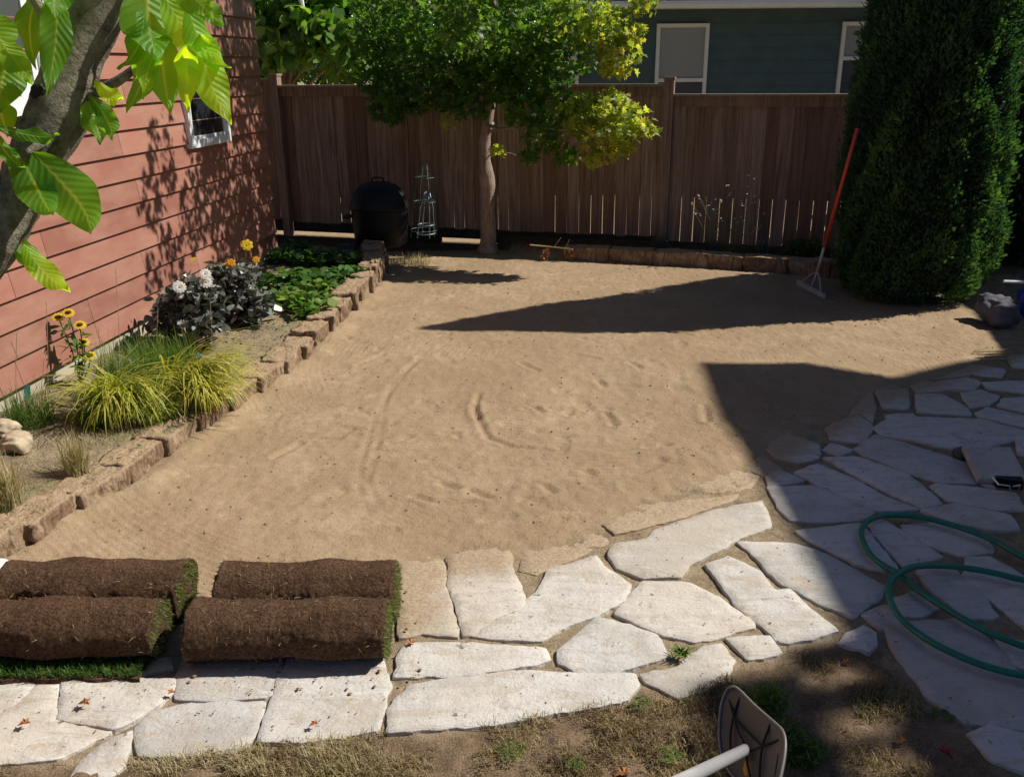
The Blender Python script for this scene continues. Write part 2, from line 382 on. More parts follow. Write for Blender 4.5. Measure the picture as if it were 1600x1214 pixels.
M['drystem'] = plain('dry_stem', (.40, .31, .17), .7, .3, .3, 20)

# ------------------------------------------------------------------ leaf and blade clouds
def rot_frames(n, droop=0., flat=0., rng=rg):
    """random frames: returns x (leaf axis), y (width), z (normal)"""
    z = rng.normal(size=(n, 3)); z[:, 2] = np.abs(z[:, 2])*(1 + flat) + flat*.6; z /= np.linalg.norm(z, axis=1)[:, None]
    x = rng.normal(size=(n, 3)); x[:, 2] -= droop
    x -= z*np.sum(x*z, 1)[:, None]; x /= np.linalg.norm(x, axis=1)[:, None]
    return x, np.cross(z, x), z
LEAF = np.array([(0, 0), (.25, .2), (.55, .24), (.8, .13), (1, 0), (.8, -.13), (.55, -.24), (.25, -.2)])
BROAD = np.array([(0, 0), (.15, .26), (.4, .36), (.72, .24), (1, 0), (.72, -.24), (.4, -.36), (.15, -.26)])
STAR = np.array([(0, .03), (.18, .14), (.12, .48), (.42, .26), (.62, .50), (.66, .2), (1.05, 0), (.66, -.2), (.62, -.50), (.42, -.26), (.12, -.48), (.18, -.14), (0, -.03)])
SPRAY = np.array([(0, .05), (.3, .22), (.42, .10), (.68, .26), (.7, .08), (1, 0), (.7, -.08), (.68, -.26), (.42, -.10), (.3, -.22), (0, -.05)])
def leaves(C, size, tmpl, tint, fr, curl=.15, jit=.35, rng=rg):
    n = len(C); k = len(tmpl); x, y, z = fr
    s = np.asarray(size)*(1 + jit*rng.uniform(-1, 1, n))
    u = tmpl[:, 0]; v = tmpl[:, 1]
    V = C[:, None, :] + s[:, None, None]*(x[:, None, :]*u[None, :, None] + y[:, None, :]*v[None, :, None] - z[:, None, :]*(curl*(u**2) - .25*np.abs(v))[None, :, None])
    F = np.arange(n*k).reshape(n, k)
    T = np.repeat(np.clip(tint, 0, 1), k)
    return V.reshape(-1, 3), F, T
def ell(n, c, r, shell=.35, rng=rg):
    p = rng.normal(size=(n, 3)); p /= np.linalg.norm(p, axis=1)[:, None]
    p *= (rng.uniform(shell, 1, n)**.6)[:, None]
    return np.array(c) + p*np.array(r)
def blades(base, length, width, lean, tint, seg=4, dirs=None, curl=1.0, rng=rg):
    """ribbons: base (n,3), length (n), lean amount of bend outwards"""
    n = len(base); a = rng.uniform(0, 2*np.pi, n) if dirs is None else dirs
    d = np.stack([np.cos(a), np.sin(a), 0*a], 1); s = np.stack([-np.sin(a), np.cos(a), 0*a], 1)
    L = np.broadcast_to(length, (n,)); le = np.broadcast_to(lean, (n,))
    rows = []
    for k in range(seg+1):
        t = k/seg; h = np.sin(np.clip(t*(1 + .0*le), 0, 1)*np.pi/2*(1))*(1 - .0)
        ang = le*t
        # arc: integrate angle
        z = np.where(np.abs(le) > 1e-3, np.sin(ang)/np.maximum(le, 1e-3), t); r = np.where(np.abs(le) > 1e-3, (1-np.cos(ang))/np.maximum(le, 1e-3), 0)
        c = base + L[:, None]*(z[:, None]*np.array([0, 0, 1.]) + r[:, None]*d)
        wv = np.broadcast_to(width, (n,))*(1 - t**2.2)*.5 + .0003
        rows.append(np.stack([c - s*wv[:, None], c + s*wv[:, None]], 1))
    V = np.stack(rows, 1).reshape(n, (seg+1)*2, 3)
    b = np.arange(n)[:, None]*((seg+1)*2)
    F = np.concatenate([np.stack([b[:, 0]+2*k, b[:, 0]+2*k+1, b[:, 0]+2*k+3, b[:, 0]+2*k+2], 1) for k in range(seg)], 0)
    return V.reshape(-1, 3), F, np.repeat(np.clip(tint, 0, 1), (seg+1)*2)

# ================================================================== GROUND
lawn_px = [(35, 868), (115, 818), (200, 765), (290, 705), (350, 660), (400, 622), (460, 588), (505, 545), (550, 500), (585, 455), (600, 412), (720, 397), (870, 404), (1290, 436), (1400, 470), (1505, 486), (1562, 548), (1420, 596), (1330, 625), (1290, 650), (1200, 695), (1150, 735), (1080, 757), (960, 800), (860, 850), (700, 872), (620, 888), (605, 960), (300, 1000), (0, 1000), (-60, 900)]
lawn = [G(*p) for p in lawn_px]
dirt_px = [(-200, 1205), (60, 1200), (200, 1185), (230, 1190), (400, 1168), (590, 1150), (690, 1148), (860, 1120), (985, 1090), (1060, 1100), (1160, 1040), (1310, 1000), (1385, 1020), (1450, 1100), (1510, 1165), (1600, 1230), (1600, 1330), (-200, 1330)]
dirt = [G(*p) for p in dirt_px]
tracks = [[(700, 540), (640, 580), (604, 625), (590, 700), (575, 760), (590, 800)], [(672, 550), (615, 600), (585, 665), (568, 720), (560, 770), (578, 810)],
          [(748, 622), (741, 650), (762, 690), (800, 703), (862, 709)], [(813, 571), (825, 578), (841, 585)], [(934, 600), (942, 605)], [(948, 650), (955, 662), (959, 670)],
          [(690, 684), (712, 683), (716, 690)], [(735, 772), (762, 782)], [(870, 617), (882, 618)], [(500, 693), (528, 692)], [(648, 782), (672, 790)], [(985, 572), (1000, 580)], [(1010, 705), (1045, 702)], [(850, 765), (862, 775)], [(715, 770), (690, 762)], [(740, 640), (748, 660)], [(1020, 520), (1080, 528)], [(560, 575), (600, 560)], [(820, 645), (838, 642), (846, 650)], [(610, 700), (640, 690)], [(1100, 640), (1105, 665)], [(900, 560), (935, 566)], [(560, 840), (620, 835)], [(760, 820), (800, 812)], [(980, 660), (1010, 652)], [(430, 720), (470, 700)]]
tracks = [[G(*p) for p in t] for t in tracks]
FEET = [(G(rnd.uniform(480, 1150), rnd.uniform(520, 830)), rnd.uniform(0, 3.14)) for _ in range(34)]
def marks(X, Y):
    z = 0*X
    for (c, a) in FEET:
        u = (X-c[0])*math.cos(a) + (Y-c[1])*math.sin(a); v = -(X-c[0])*math.sin(a) + (Y-c[1])*math.cos(a)
        q = np.sqrt((u/.13)**2 + (v/.05)**2); z += -.006*np.exp(-q**4) + .006*np.exp(-((q-1.15)/.22)**2)*(.4 + .6*vn(X*15, Y*15, 3)) - .008*np.exp(-((u-.11)/.02)**2 - (v/.035)**2)
    # rake teeth: bands of fine parallel scratches swinging round the middle
    cx, cy = G(900, 560)[:2]; r = np.hypot(X-cx, Y-cy); th = np.arctan2(Y-cy, X-cx)
    z += .0034*np.sin(r*2*np.pi/.038 + 2*vn(th*6, r*3, 5))*sm(vn(th*2.6+5, r*1.6, 17), .25, .6)
    c2 = G(430, 900)[:2]; r2 = np.hypot(X-c2[0], Y-c2[1]); th2 = np.arctan2(Y-c2[1], X-c2[0])
    z += .0032*np.sin(r2*2*np.pi/.035 + 2*vn(th2*6, r2*3, 5))*sm(vn(th2*3.2+9, r2*1.5, 27), .25, .6)
    return z
EDGE0 = [G(*p) for p in [(-60, 925), (25, 880), (100, 832), (190, 775), (275, 712), (345, 666), (395, 628), (458, 590), (503, 545), (548, 500), (577, 470), (600, 440)]]
def back_mask(X, Y):
    """raised soil along the fence"""
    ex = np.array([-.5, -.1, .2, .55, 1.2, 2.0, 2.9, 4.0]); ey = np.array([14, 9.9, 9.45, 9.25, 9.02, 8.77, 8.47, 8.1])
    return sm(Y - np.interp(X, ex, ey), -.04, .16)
def gz(X, Y):
    X = np.asarray(X, float); Y = np.asarray(Y, float)
    sd = poly_sd(X, Y, lawn)
    sd2 = sd + .05*vn(X*5, Y*5, 3) + .03*vn(X*17, Y*17, 9)
    l = sm(sd2, -.10, .10)
    z = .002 + .018*l + .006*fbm(X*1.8, Y*1.8, 2, 5)*l + .0022*fbm(X*9, Y*9, 2, 8) + .0022*fbm(X*41, Y*37, 2, 2) + .0016*np.abs(fbm(X*13+Y*3, Y*21, 2, 19))*(.3 + .7*l)
    dE = line_d(X, Y, EDGE0); z = z + .045*np.exp(-(dE/.11)**2)*(.7 + .5*vn(X*6, Y*6, 61)) + .004*np.abs(fbm(X*16, Y*10, 3, 71))*l
    for k, t in enumerate(tracks):
        d = line_d(X, Y, t); wd = .016 if k < 3 else .018
        dp = .007 if k < 2 else .011
        if k < 2: dp = dp*(.6 + .4*vn(X*9, Y*9, 31))
        z = z - dp*np.exp(-(d/wd)**2) + dp*.45*np.exp(-((d-wd*2.2)/wd)**2)
    z = z + marks(X, Y)*l
    z = z + .012*(fbm(X*13, Y*13, 3, 41))*sm(poly_sd(X, Y, dirt), -.05, .1)
    fl = 10.13 - .2917*X
    z = z + .12*back_mask(X, Y)*(1 - sm(Y - fl, .0, .15))
    return z
st = .015
xs = np.arange(-3.6, 5.6, st); ys = np.concatenate([np.arange(1.3, 5, st*.8), np.arange(5, 12.6, st*1.5)])
GX, GY = np.meshgrid(xs, ys); GZ = gz(GX, GY)
nx, ny = len(xs), len(ys)
idx = np.arange(nx*ny).reshape(ny, nx)
Fg = np.stack([idx[:-1, :-1].ravel(), idx[:-1, 1:].ravel(), idx[1:, 1:].ravel(), idx[1:, :-1].ravel()], 1)
sdl = poly_sd(GX, GY, lawn) + .06*vn(GX*6, GY*6, 3) + .03*vn(GX*22, GY*22, 9)
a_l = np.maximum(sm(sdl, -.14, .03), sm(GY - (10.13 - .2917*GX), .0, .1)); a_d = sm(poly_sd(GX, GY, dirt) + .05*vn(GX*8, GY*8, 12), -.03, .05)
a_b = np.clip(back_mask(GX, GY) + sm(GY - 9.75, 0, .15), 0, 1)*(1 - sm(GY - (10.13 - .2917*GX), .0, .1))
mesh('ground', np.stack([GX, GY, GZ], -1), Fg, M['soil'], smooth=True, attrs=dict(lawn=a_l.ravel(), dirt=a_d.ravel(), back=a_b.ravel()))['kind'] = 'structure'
o = mesh('terrain', [(-150, -60, -.05), (150, -60, -.05), (150, 240, -.05), (-150, 240, -.05)], [(0, 1, 2, 3)], M['far']); o['kind'] = 'structure'

# ---- clods and grit on the lawn soil
def pebbles(name, n, zone, r0, r1, mat, label):
    base = np.array([(1, 0, 0), (-1, 0, 0), (0, 1, 0), (0, -1, 0), (0, 0, 1), (0, 0, -1)], float)
    F8 = [(0, 2, 4), (2, 1, 4), (1, 3, 4), (3, 0, 4), (2, 0, 5), (1, 2, 5), (3, 1, 5), (0, 3, 5)]
    P = []
    while len(P) < n:
        x = rg.uniform(-3, 4, 4000); y = 1.9 + 7.6*rg.uniform(0, 1, 4000)**1.6
        s = poly_sd(x, y, zone); k = s > 0.0; P += list(zip(x[k], y[k]))
    P = np.array(P[:n]); z = gz(P[:, 0], P[:, 1])
    r = r0 + (r1-r0)*rg.uniform(0, 1, n)**9
    V = P[:, None, :].repeat(6, 1); V = np.concatenate([V, z[:, None, None].repeat(6, 1)], 2)
    sc_ = r[:, None, None]*rg.uniform(.5, 1.1, (n, 6, 1)); V = V + base[None]*sc_*np.array([1, 1, .6]) + np.array([0, 0, .3])*r[:, None, None]
    b = (np.arange(n)*6)[:, None, None]; F = (np.array(F8)[None] + b).reshape(-1, 3)
    o = mesh(name, V.reshape(-1, 3), F, mat, smooth=False, tint=np.repeat(rg.uniform(0, 1, n), 6)); tag(o, label, 'soil crumbs', None, 'stuff')
pebbles('soil_clods', 6500, lawn, .0014, .011, M['clod'], 'small crumbs and clods strewn over the raked tan soil')
pave_zone = [G(*p) for p in [(0, 1060), (600, 1010), (620, 890), (1160, 740), (1600, 560), (1600, 1200), (1300, 1000), (980, 1100), (600, 1150), (0, 1200)]]
pebbles('stone_grit', 1500, pave_zone, .0012, .007, M['clod'], 'dark crumbs of soil scattered over the flagstones')
for o in list(sc.objects):
    if o.name == 'stone_grit': o.location.z = .015

pebbles('sod_crumbs', 320, [G(*p) for p in [(0, 1040), (620, 1030), (640, 860), (660, 1060), (600, 1100), (0, 1080)]], .002, .012, M['clod'], 'dark crumbs fallen from the sod rolls')
sc.objects['sod_crumbs'].location.z = .014
# ================================================================== FLAGSTONES
stones = [
 ([(0,1068),(54,1068),(50,1078),(0,1120),(-60,1120),(-60,1068)], .2, 'flagstone wedge cut by the left picture edge, second up from the dry grass'),
 ([(60,1071),(93,1071),(86,1130),(172,1147),(92,1186),(0,1195),(-80,1195),(-80,1150),(0,1124)], .7, 'large tan flagstone with a boomerang outline in the bottom left corner'),
 ([(98,1070),(220,1066),(268,1067),(266,1088),(222,1124),(178,1142),(95,1127),(99,1095)], .6, 'tan flagstone with a brown curled leaf lying on it'),
 ([(-60,1040),(0,1038),(120,1036),(124,1052),(108,1064),(60,1065),(0,1064),(-60,1064)], .5, 'thin flagstone sliver just below the front left sod roll'),
 ([(130,1036),(262,1034),(268,1050),(210,1060),(128,1066)], .5, 'short flagstone sliver partly in the shade of the front left sod roll'),
 ([(290,1030),(440,1030),(434,1064),(426,1089),(340,1097),(276,1097),(277,1062)], .1, 'white flagstone half shaded by the front right sod roll, left one of two'),
 ([(240,1116),(304,1105),(410,1101),(396,1152),(368,1176),(292,1182),(220,1184),(215,1144)], .1, 'whitish six sided flagstone with a dark soil crumb at its top right corner'),
 ([(450,1030),(592,1018),(606,1076),(589,1142),(480,1162),(404,1160),(426,1108)], .05, 'tall white soil speckled flagstone below the right end of the front right sod roll'),
 ([(206,1148),(192,1198),(160,1222),(110,1224),(132,1190),(172,1160)], .5, 'small tan flagstone running into the dry grass at the bottom left'),
 ([(624,872),(690,878),(716,996),(660,992),(622,1000),(622,940)], .75, 'dusty flagstone beside the grass ends of the right sod rolls'),
 ([(698,874),(796,858),(800,900),(818,936),(816,950),(776,970),(744,992),(724,996),(714,960),(704,920)], .6, 'tall dusty flagstone, second to the right from the sod roll ends'),
 ([(820,862),(936,828),(948,850),(880,880),(840,898),(812,892)], .95, 'long sand covered flagstone at the soil edge beside a small pit of clods'),
 ([(944,822),(1000,792),(1152,774),(1144,784),(1032,820),(964,838)], .95, 'narrow sand covered flagstone right at the edge of the bare soil'),
 ([(964,852),(1012,846),(1026,832),(1120,800),(1188,785),(1200,812),(1204,826),(1152,846),(1084,882),(1064,904),(1008,907),(968,892),(952,868)], .35, 'long sunlit flagstone with a white right end touching the shadow edge'),
 ([(856,896),(932,874),(948,896),(984,920),(972,944),(932,964),(880,984),(848,1004),(792,1002),(738,996),(768,976),(840,932)], .45, 'big flaky cream flagstone with a pointed left end casting a thin dark line'),
 ([(1004,913),(1080,916),(1116,936),(1176,976),(1176,984),(1116,1000),(1084,1005),(1028,992),(962,964)], .55, 'smooth beige kite shaped flagstone in the middle of the sunlit paving'),
 ([(932,972),(960,976),(1024,996),(1040,1028),(1008,1040),(952,1055),(904,1054),(876,1040),(874,1020),(908,996)], .0, 'bright white rounded flagstone above the two long strips'),
 ([(640,1008),(732,1012),(848,1018),(858,1036),(824,1046),(732,1058),(620,1062),(624,1032)], .25, 'long narrow white strip flagstone right of the sod rolls, upper of two'),
 ([(644,1074),(732,1060),(824,1056),(988,1058),(994,1076),(976,1100),(896,1116),(848,1120),(780,1134),(680,1144),(610,1147),(608,1112)], .25, 'longest white strip flagstone bordering the dry grass at the bottom centre'),
 ([(1004,1058),(1060,1046),(1096,1016),(1124,1010),(1146,1036),(1140,1052),(1096,1080),(1064,1094),(1012,1070)], .1, 'white flagstone crossed by the corner of the shadow beside the ribbed plate'),
 ([(1136,1002),(1200,999),(1220,1024),(1168,1032),(1150,1016)], .1, 'small white wedge flagstone with one dark crumb at the shadow edge'),
 ([(1104,888),(1140,876),(1190,900),(1210,927),(1230,925),(1265,958),(1308,990),(1265,1000),(1230,1007),(1212,1003),(1160,958),(1130,922)], .2, 'long diagonal white flagstone wholly in sun with a pointed lower right end'),
 ([(1152,850),(1234,852),(1277,865),(1336,896),(1380,918),(1370,938),(1332,966),(1289,951),(1218,912)], .15, 'large diagonal flagstone split between sun and shade'),
 ([(1200,764),(1277,764),(1363,804),(1343,816),(1316,818),(1238,816),(1218,798)], .2, 'wide shaded flagstone whose left end meets the sunlight above the diagonal slab'),
 ([(1244,834),(1345,822),(1400,892),(1378,896),(1336,884),(1277,853)], .2, 'shaded triangular flagstone touching the left side of the hose loop'),
 ([(1352,822),(1378,818),(1420,840),(1470,874),(1412,890)], .3, 'stained flagstone framed by the upper hose loop'),
 ([(1240,742),(1279,728),(1326,749),(1385,780),(1433,798),(1363,802),(1310,775)], .2, 'long shaded flagstone ending at the top of the hose loop'),
 ([(1287,719),(1344,719),(1412,743),(1442,764),(1470,790),(1440,797),(1390,775),(1330,742)], .25, 'long slim shaded flagstone parallel to the one ending at the hose'),
 ([(1335,705),(1368,684),(1415,696),(1510,728),(1531,740),(1525,758),(1471,758),(1412,740),(1353,716)], .3, 'broad shaded flagstone below the small dark stone chunk'),
 ([(1453,764),(1470,760),(1582,773),(1600,800),(1550,800),(1484,786)], .15, 'bluish shaded flagstone just below the bent wire frame'),
 ([(1441,802),(1496,791),(1574,810),(1591,832),(1550,832),(1492,820)], .15, 'lens shaped shaded flagstone above the right part of the upper hose'),
 ([(1410,826),(1472,820),(1535,836),(1550,865),(1500,871),(1465,861),(1425,843)], .2, 'shaded flagstone inside the hose loops between the two green arcs'),
 ([(1511,877),(1550,875),(1610,914),(1610,995),(1550,943),(1507,904)], .15, 'shaded flagstone cut by the right picture edge between the hose arcs'),
 ([(1433,896),(1492,892),(1558,966),(1511,970),(1465,935)], .2, 'shaded diagonal flagstone enclosed by the lower hose loop'),
 ([(1398,941),(1433,927),(1465,953),(1429,968),(1402,961)], .1, 'small shaded flagstone under the left bend of the lower hose loop'),
 ([(1347,963),(1394,947),(1402,974),(1379,984)], .1, 'small shaded four cornered flagstone left of the lower hose bend'),
 ([(1308,1009),(1347,983),(1365,994),(1365,1009),(1355,1021)], .1, 'isolated fan shaped flagstone in the shaded dirt'),
 ([(1385,984),(1496,971),(1550,1009),(1588,1060),(1610,1115),(1610,1144),(1504,1131),(1449,1091),(1394,1017)], .2, 'largest shaded flagstone, lower right, with the hose lying over its top'),
 ([(1515,1154),(1550,1140),(1615,1156),(1615,1214),(1550,1190)], .25, 'shaded flagstone in the bottom right corner'),
 ([(1550,994),(1612,1013),(1612,1050),(1574,1037)], .2, 'shaded flagstone between the hose end and the right picture edge'),
 ([(1196,702),(1231,681),(1279,698),(1277,717),(1246,725),(1213,719)], .4, 'grey shaded flagstone at the soil edge just inside the house shadow'),
 ([(1285,705),(1299,696),(1332,705),(1311,715)], .3, 'very small shaded triangular flagstone between longer slabs'),
 ([(1365,672),(1385,659),(1430,656),(1530,658),(1606,678),(1606,686),(1540,700),(1500,706),(1430,692),(1380,684)], .4, 'widest shaded flagstone in the upper right paving'),
 ([(1430,620),(1468,619),(1510,640),(1516,652),(1471,649),(1433,646)], .4, 'shaded flagstone with a pointed right end below the sunlit strip of soil'),
 ([(1501,618),(1531,613),(1560,622),(1540,636),(1516,640)], .1, 'pale blue looking flagstone among the small upper right stones'),
 ([(1524,649),(1545,640),(1610,656),(1610,672),(1534,655)], .2, 'narrow shaded flagstone above the widest slab at the right edge'),
 ([(1535,601),(1610,598),(1610,617),(1548,611)], .25, 'shaded flagstone strip at the right edge, third up from the widest slab'),
 ([(1462,600),(1510,592),(1530,601),(1516,612),(1475,611)], .3, 'small shaded flagstone just under the lit soil edge'),
 ([(1516,572),(1569,580),(1563,592),(1518,587)], .3, 'small flagstone next to the dry twigs at the shadow edge'),
 ([(1575,560),(1615,556),(1615,578),(1580,574)], .3, 'topmost shaded flagstone at the right picture edge'),
 ([(1568,626),(1612,624),(1612,650),(1560,636)], .2, 'shaded flagstone at the right edge below the thin strip'),
 ([(1531,757),(1542,745),(1554,766)], .3, 'smallest flagstone chip beside the bent wire frame'),
 ([(1368,613),(1418,611),(1418,641),(1380,642)], .5, 'squarish sand dusted flagstone at the corner of soil and paving'),
 ([(1197,748),(1219,739),(1255,755),(1202,762)], .3, 'small shaded flagstone whose left tip is in the sun'),
 ([(1290,672),(1340,650),(1362,668),(1348,694),(1298,690)], .7, 'dusty shaded flagstone half buried at the soil edge'),
 ([(1080,752),(1130,735),(1184,745),(1166,768),(1100,770)], .95, 'sunlit sand covered flagstone at the head of the long shadow edge'),
 ([(1168,700),(1205,724),(1219,734),(1190,744),(1150,728)], .9, 'sand covered flagstone crossed by the shadow edge'),
 ([(1385,651),(1425,649),(1428,655),(1388,658)], .5, 'dusty sliver of flagstone above the left end of the widest slab'),
 ([(1424,606),(1442,600),(1462,599),(1472,612),(1432,617)], .6, 'dusty shaded flagstone just inside the long shadow edge near the conifer'),
 ([(1468,594),(1512,575),(1516,587),(1500,591),(1462,597)], .5, 'narrow shaded flagstone leading up to the dry twigs'),
 ([(1322,655),(1352,622),(1364,614),(1366,644),(1362,662),(1342,649)], .85, 'sandy shaded flagstone left of the squarish dusted one'),
 ([(1588,690),(1615,686),(1615,715),(1590,712)], .2, 'shaded flagstone corner at the right edge beside the tilted slab'),
]
SANDY = {i+1 for i, q in enumerate(stones) if q[1] > .88}
def chaikin(P, q=.22):
    out = []
    for i in range(len(P)):
        a, b = P[i], P[(i+1) % len(P)]; out += [a*(1-q) + b*q, a*q + b*(1-q)]
    return out
def flat_slab(px, top, th, seed, zref=.0, grid=.045):
    P = [G(*p)[:2] for p in px]; P = chaikin([np.array(p) for p in P], .045)
    Q = []
    for i in range(len(P)):
        a, b = P[i], P[(i+1) % len(P)]; L = np.linalg.norm(b-a); n = max(1, int(L/.022))
        for k in range(n):
            p = a + (b-a)*k/n; e = (b-a)/(L+1e-9); nn = np.array([e[1], -e[0]])
            Q.append(p + nn*(.0055*float(fbm(p[0]*22+seed, p[1]*22, 2, seed)) + .003*float(vn(p[0]*90, p[1]*90, seed))))
    Q = np.array(Q); Cq = Q.mean(0); Q = Q + (Q-Cq)/np.maximum(np.linalg.norm(Q-Cq, axis=1)[:, None], .02)*.012; A = .5*np.sum(Q[:, 0]*np.roll(Q[:, 1], -1) - np.roll(Q[:, 0], -1)*Q[:, 1])
    if A < 0: Q = Q[::-1]
    T = np.roll(Q, -1, 0) - np.roll(Q, 1, 0); T /= (np.linalg.norm(T, axis=1)[:, None] + 1e-9)
    Nn = np.stack([-T[:, 1], T[:, 0]], 1); I = Q + Nn*.003; n = len(Q)
    x0, y0 = I.min(0); x1, y1 = I.max(0)
    gx, gy = np.meshgrid(np.arange(x0, x1, grid), np.arange(y0, y1, grid)); gx = gx.ravel() + rg.uniform(-.006, .006, gx.size); gy = gy.ravel()
    k = poly_sd(gx, gy, [(*p, 0) for p in I]) > .012
    pts = [Vector((float(a), float(b))) for a, b in I] + [Vector((float(a), float(b))) for a, b in zip(gx[k], gy[k])]
    r = geometry.delaunay_2d_cdt(pts, [(i, (i+1) % n) for i in range(n)], [list(range(n))], 1, 1e-5)
    tv = np.array([tuple(p) for p in r[0]]); tf = [tuple(f) for f in r[2]]
    tilt = (rnd.uniform(-.008, .008), rnd.uniform(-.008, .008)); cx, cy = Q.mean(0)
    hz = lambda x, y: top - (.007 if seed in SANDY else 0) + tilt[0]*(x-cx) + tilt[1]*(y-cy) + .0028*fbm(x*7, y*7, 3, seed) + .0012*fbm(x*40, y*40, 2, seed)
    V = [(*p, float(hz(*p))) for p in tv]; F = list(tf); b = len(V)
    if len(tv) >= n and np.allclose(tv[:n], I, atol=1e-4): ring = list(range(n))
    else: ring = [int(np.argmin(np.sum((tv-i)**2, 1))) for i in I]
    V += [(*p, float(hz(*p)) - .0025) for p in Q]; V += [(*(p - nn*.003), top - th) for p, nn in zip(Q, Nn)]
    for i in range(n):
        j = (i+1) % n
        if ring[i] != ring[j]: F.append((ring[i], b+i, b+j, ring[j]))
        F.append((b+i, b+n+i, b+n+j, b+j))
    return np.array(V), F
for i, (px, tn, lab) in enumerate(stones):
    V, F = flat_slab(px, .0125 + .004*rnd.random(), .05, i+1)
    sd = poly_sd(V[:, 0], V[:, 1], lawn)
    dust = np.clip(sm(sd, -.42, .05)*1.05 + (.35 if tn > .9 else 0) + .10*tn, 0, 1.3)
    o = mesh('flagstone', V, F, M['stone'], smooth=False, tint=tn, attrs=dict(dust=dust, shade=rnd.random()))
    for p in o.data.polygons: p.use_smooth = abs(p.normal.z) > .6
    tag(o, lab, 'flagstone', 'flagstones of the patio')
# tilted slab and small bits at the right edge
def rough_rock(name, c, r, mat, seed=0, parent=None, sub=3, amp=.18, flatten=1.):
    bm = bmesh.new(); bmesh.ops.create_icosphere(bm, subdivisions=sub, radius=1)
    V = np.array([v.co[:] for v in bm.verts]); F = [tuple(v.index for v in f.verts) for f in bm.faces]; bm.free()
    d = 1 + amp*fbm(V[:, 0]*1.6+seed, V[:, 1]*1.6+V[:, 2]*1.3, 3, seed) + amp*.3*fbm(V[:, 0]*6+V[:, 2]*4, V[:, 1]*6, 2, seed+3)
    V = V*d[:, None]; V = np.sign(V)*np.abs(V)**.8
    V[:, 2] *= flatten
    return mesh(name, V*np.array(r) + np.array(c), F, mat, parent, True, tint=.5)
c = G(1553, 726, .06)
mb = MB(); ax = np.array([.115, -.012, 0]); ay = np.array([.02, .13, .03]); az = np.array([0, -.004, .016]); mb.box(c, ax, ay, az)
o = mb.build('tilted_slab', M['stone']); o.data.attributes.new('dust', 'FLOAT', 'POINT')
bv = o.modifiers.new('b', 'BEVEL'); bv.width = .008; bv.segments = 2
tag(o, 'thick pale slab propped up and tilted above a dark gap', 'stone slab')
o = rough_rock('stone_chunk', G(1508, 709, .03), (.06, .05, .03), M['dkcon'], 3); tag(o, 'small dark stone chunk lying between shaded flagstones', 'stone')
# bent wire frame under the slab
o = empty('wire_stand', G(1570, 765, .0), 'small dark metal stand with a bent bright wire at the right edge', 'metal stand')
mb = MB(); cc = G(1575, 752, .03); mb.box(cc, (.055, -.02, 0), (.01, .03, 0), (0, 0, .022)); mb.build('tray', M['black'], o)
mb = MB(); mb.tube([G(1550, 745, .09), G(1560, 757, .07), G(1577, 759, .06), G(1580, 767, .02)], .004, 6); mb.build('wire', M['steel'], o)
mb = MB(); mb.tube([G(1583, 760, .06), G(1594, 758, .06), G(1592, 764, .02)], .004, 6); mb.build('wire', M['steel'], o)

# ================================================================== LEFT BED
edge_px = [(-60, 925), (25, 880), (100, 832), (190, 775), (275, 712), (345, 666), (395, 628), (458, 590), (503, 545), (548, 500), (577, 470), (600, 440), (598, 420), (590, 412)]
edge = np.array([G(*p)[:2] for p in edge_px]); edge[-1] = edge[-2] + (.0, .35)
ysE = np.maximum.accumulate(edge[:, 1] + np.arange(len(edge))*1e-4)
def ex(y): return np.interp(y, ysE, edge[:, 0])
def wx(y): return W0[0] + (y - W0[1])*DW[0]/DW[1]
def bedz(x, y):
    u = np.clip((x - wx(y))/np.maximum(ex(y) - wx(y), .1), 0, 1)
    return .112 + .078*(1-u)**1.5 + .012*fbm(x*5, y*5, 3, 21) + .006*fbm(x*22, y*22, 2, 22)
yb = np.arange(2.2, 9.35, .03); ub = np.linspace(0, 1, 70)
BX = wx(yb)[:, None]*(1-ub) + (ex(yb)[:, None]-.03)*ub; BX[:, 0] -= .3; BY = np.repeat(yb[:, None], 70, 1); BZ = bedz(BX, BY)
BZ[-1] = -.05; BZ[0] = -.05
ii = np.arange(BX.size).reshape(BX.shape)
Fb = np.stack([ii[:-1, :-1].ravel(), ii[:-1, 1:].ravel(), ii[1:, 1:].ravel(), ii[1:, :-1].ravel()], 1)
mc = G(45, 810, .12); moss = np.exp(-(((BX-mc[0])/.22)**2 + ((BY-mc[1])/.4)**2)*1.0)*(.6 + .5*vn(BX*9, BY*9, 2))
for q, rr in ((G(330, 560, .12), .2), (G(210, 660, .12), .3), (G(500, 500, .12), .3)): moss += .6*np.exp(-((BX-q[0])**2 + (BY-q[1])**2)/rr**2)*(.5 + .6*vn(BX*11, BY*11, 5))
mesh('bed_soil', np.stack([BX, BY, BZ], -1), Fb, M['bed'], smooth=True, attrs=dict(moss=np.clip(moss, 0, 1).ravel()))['kind'] = 'structure'
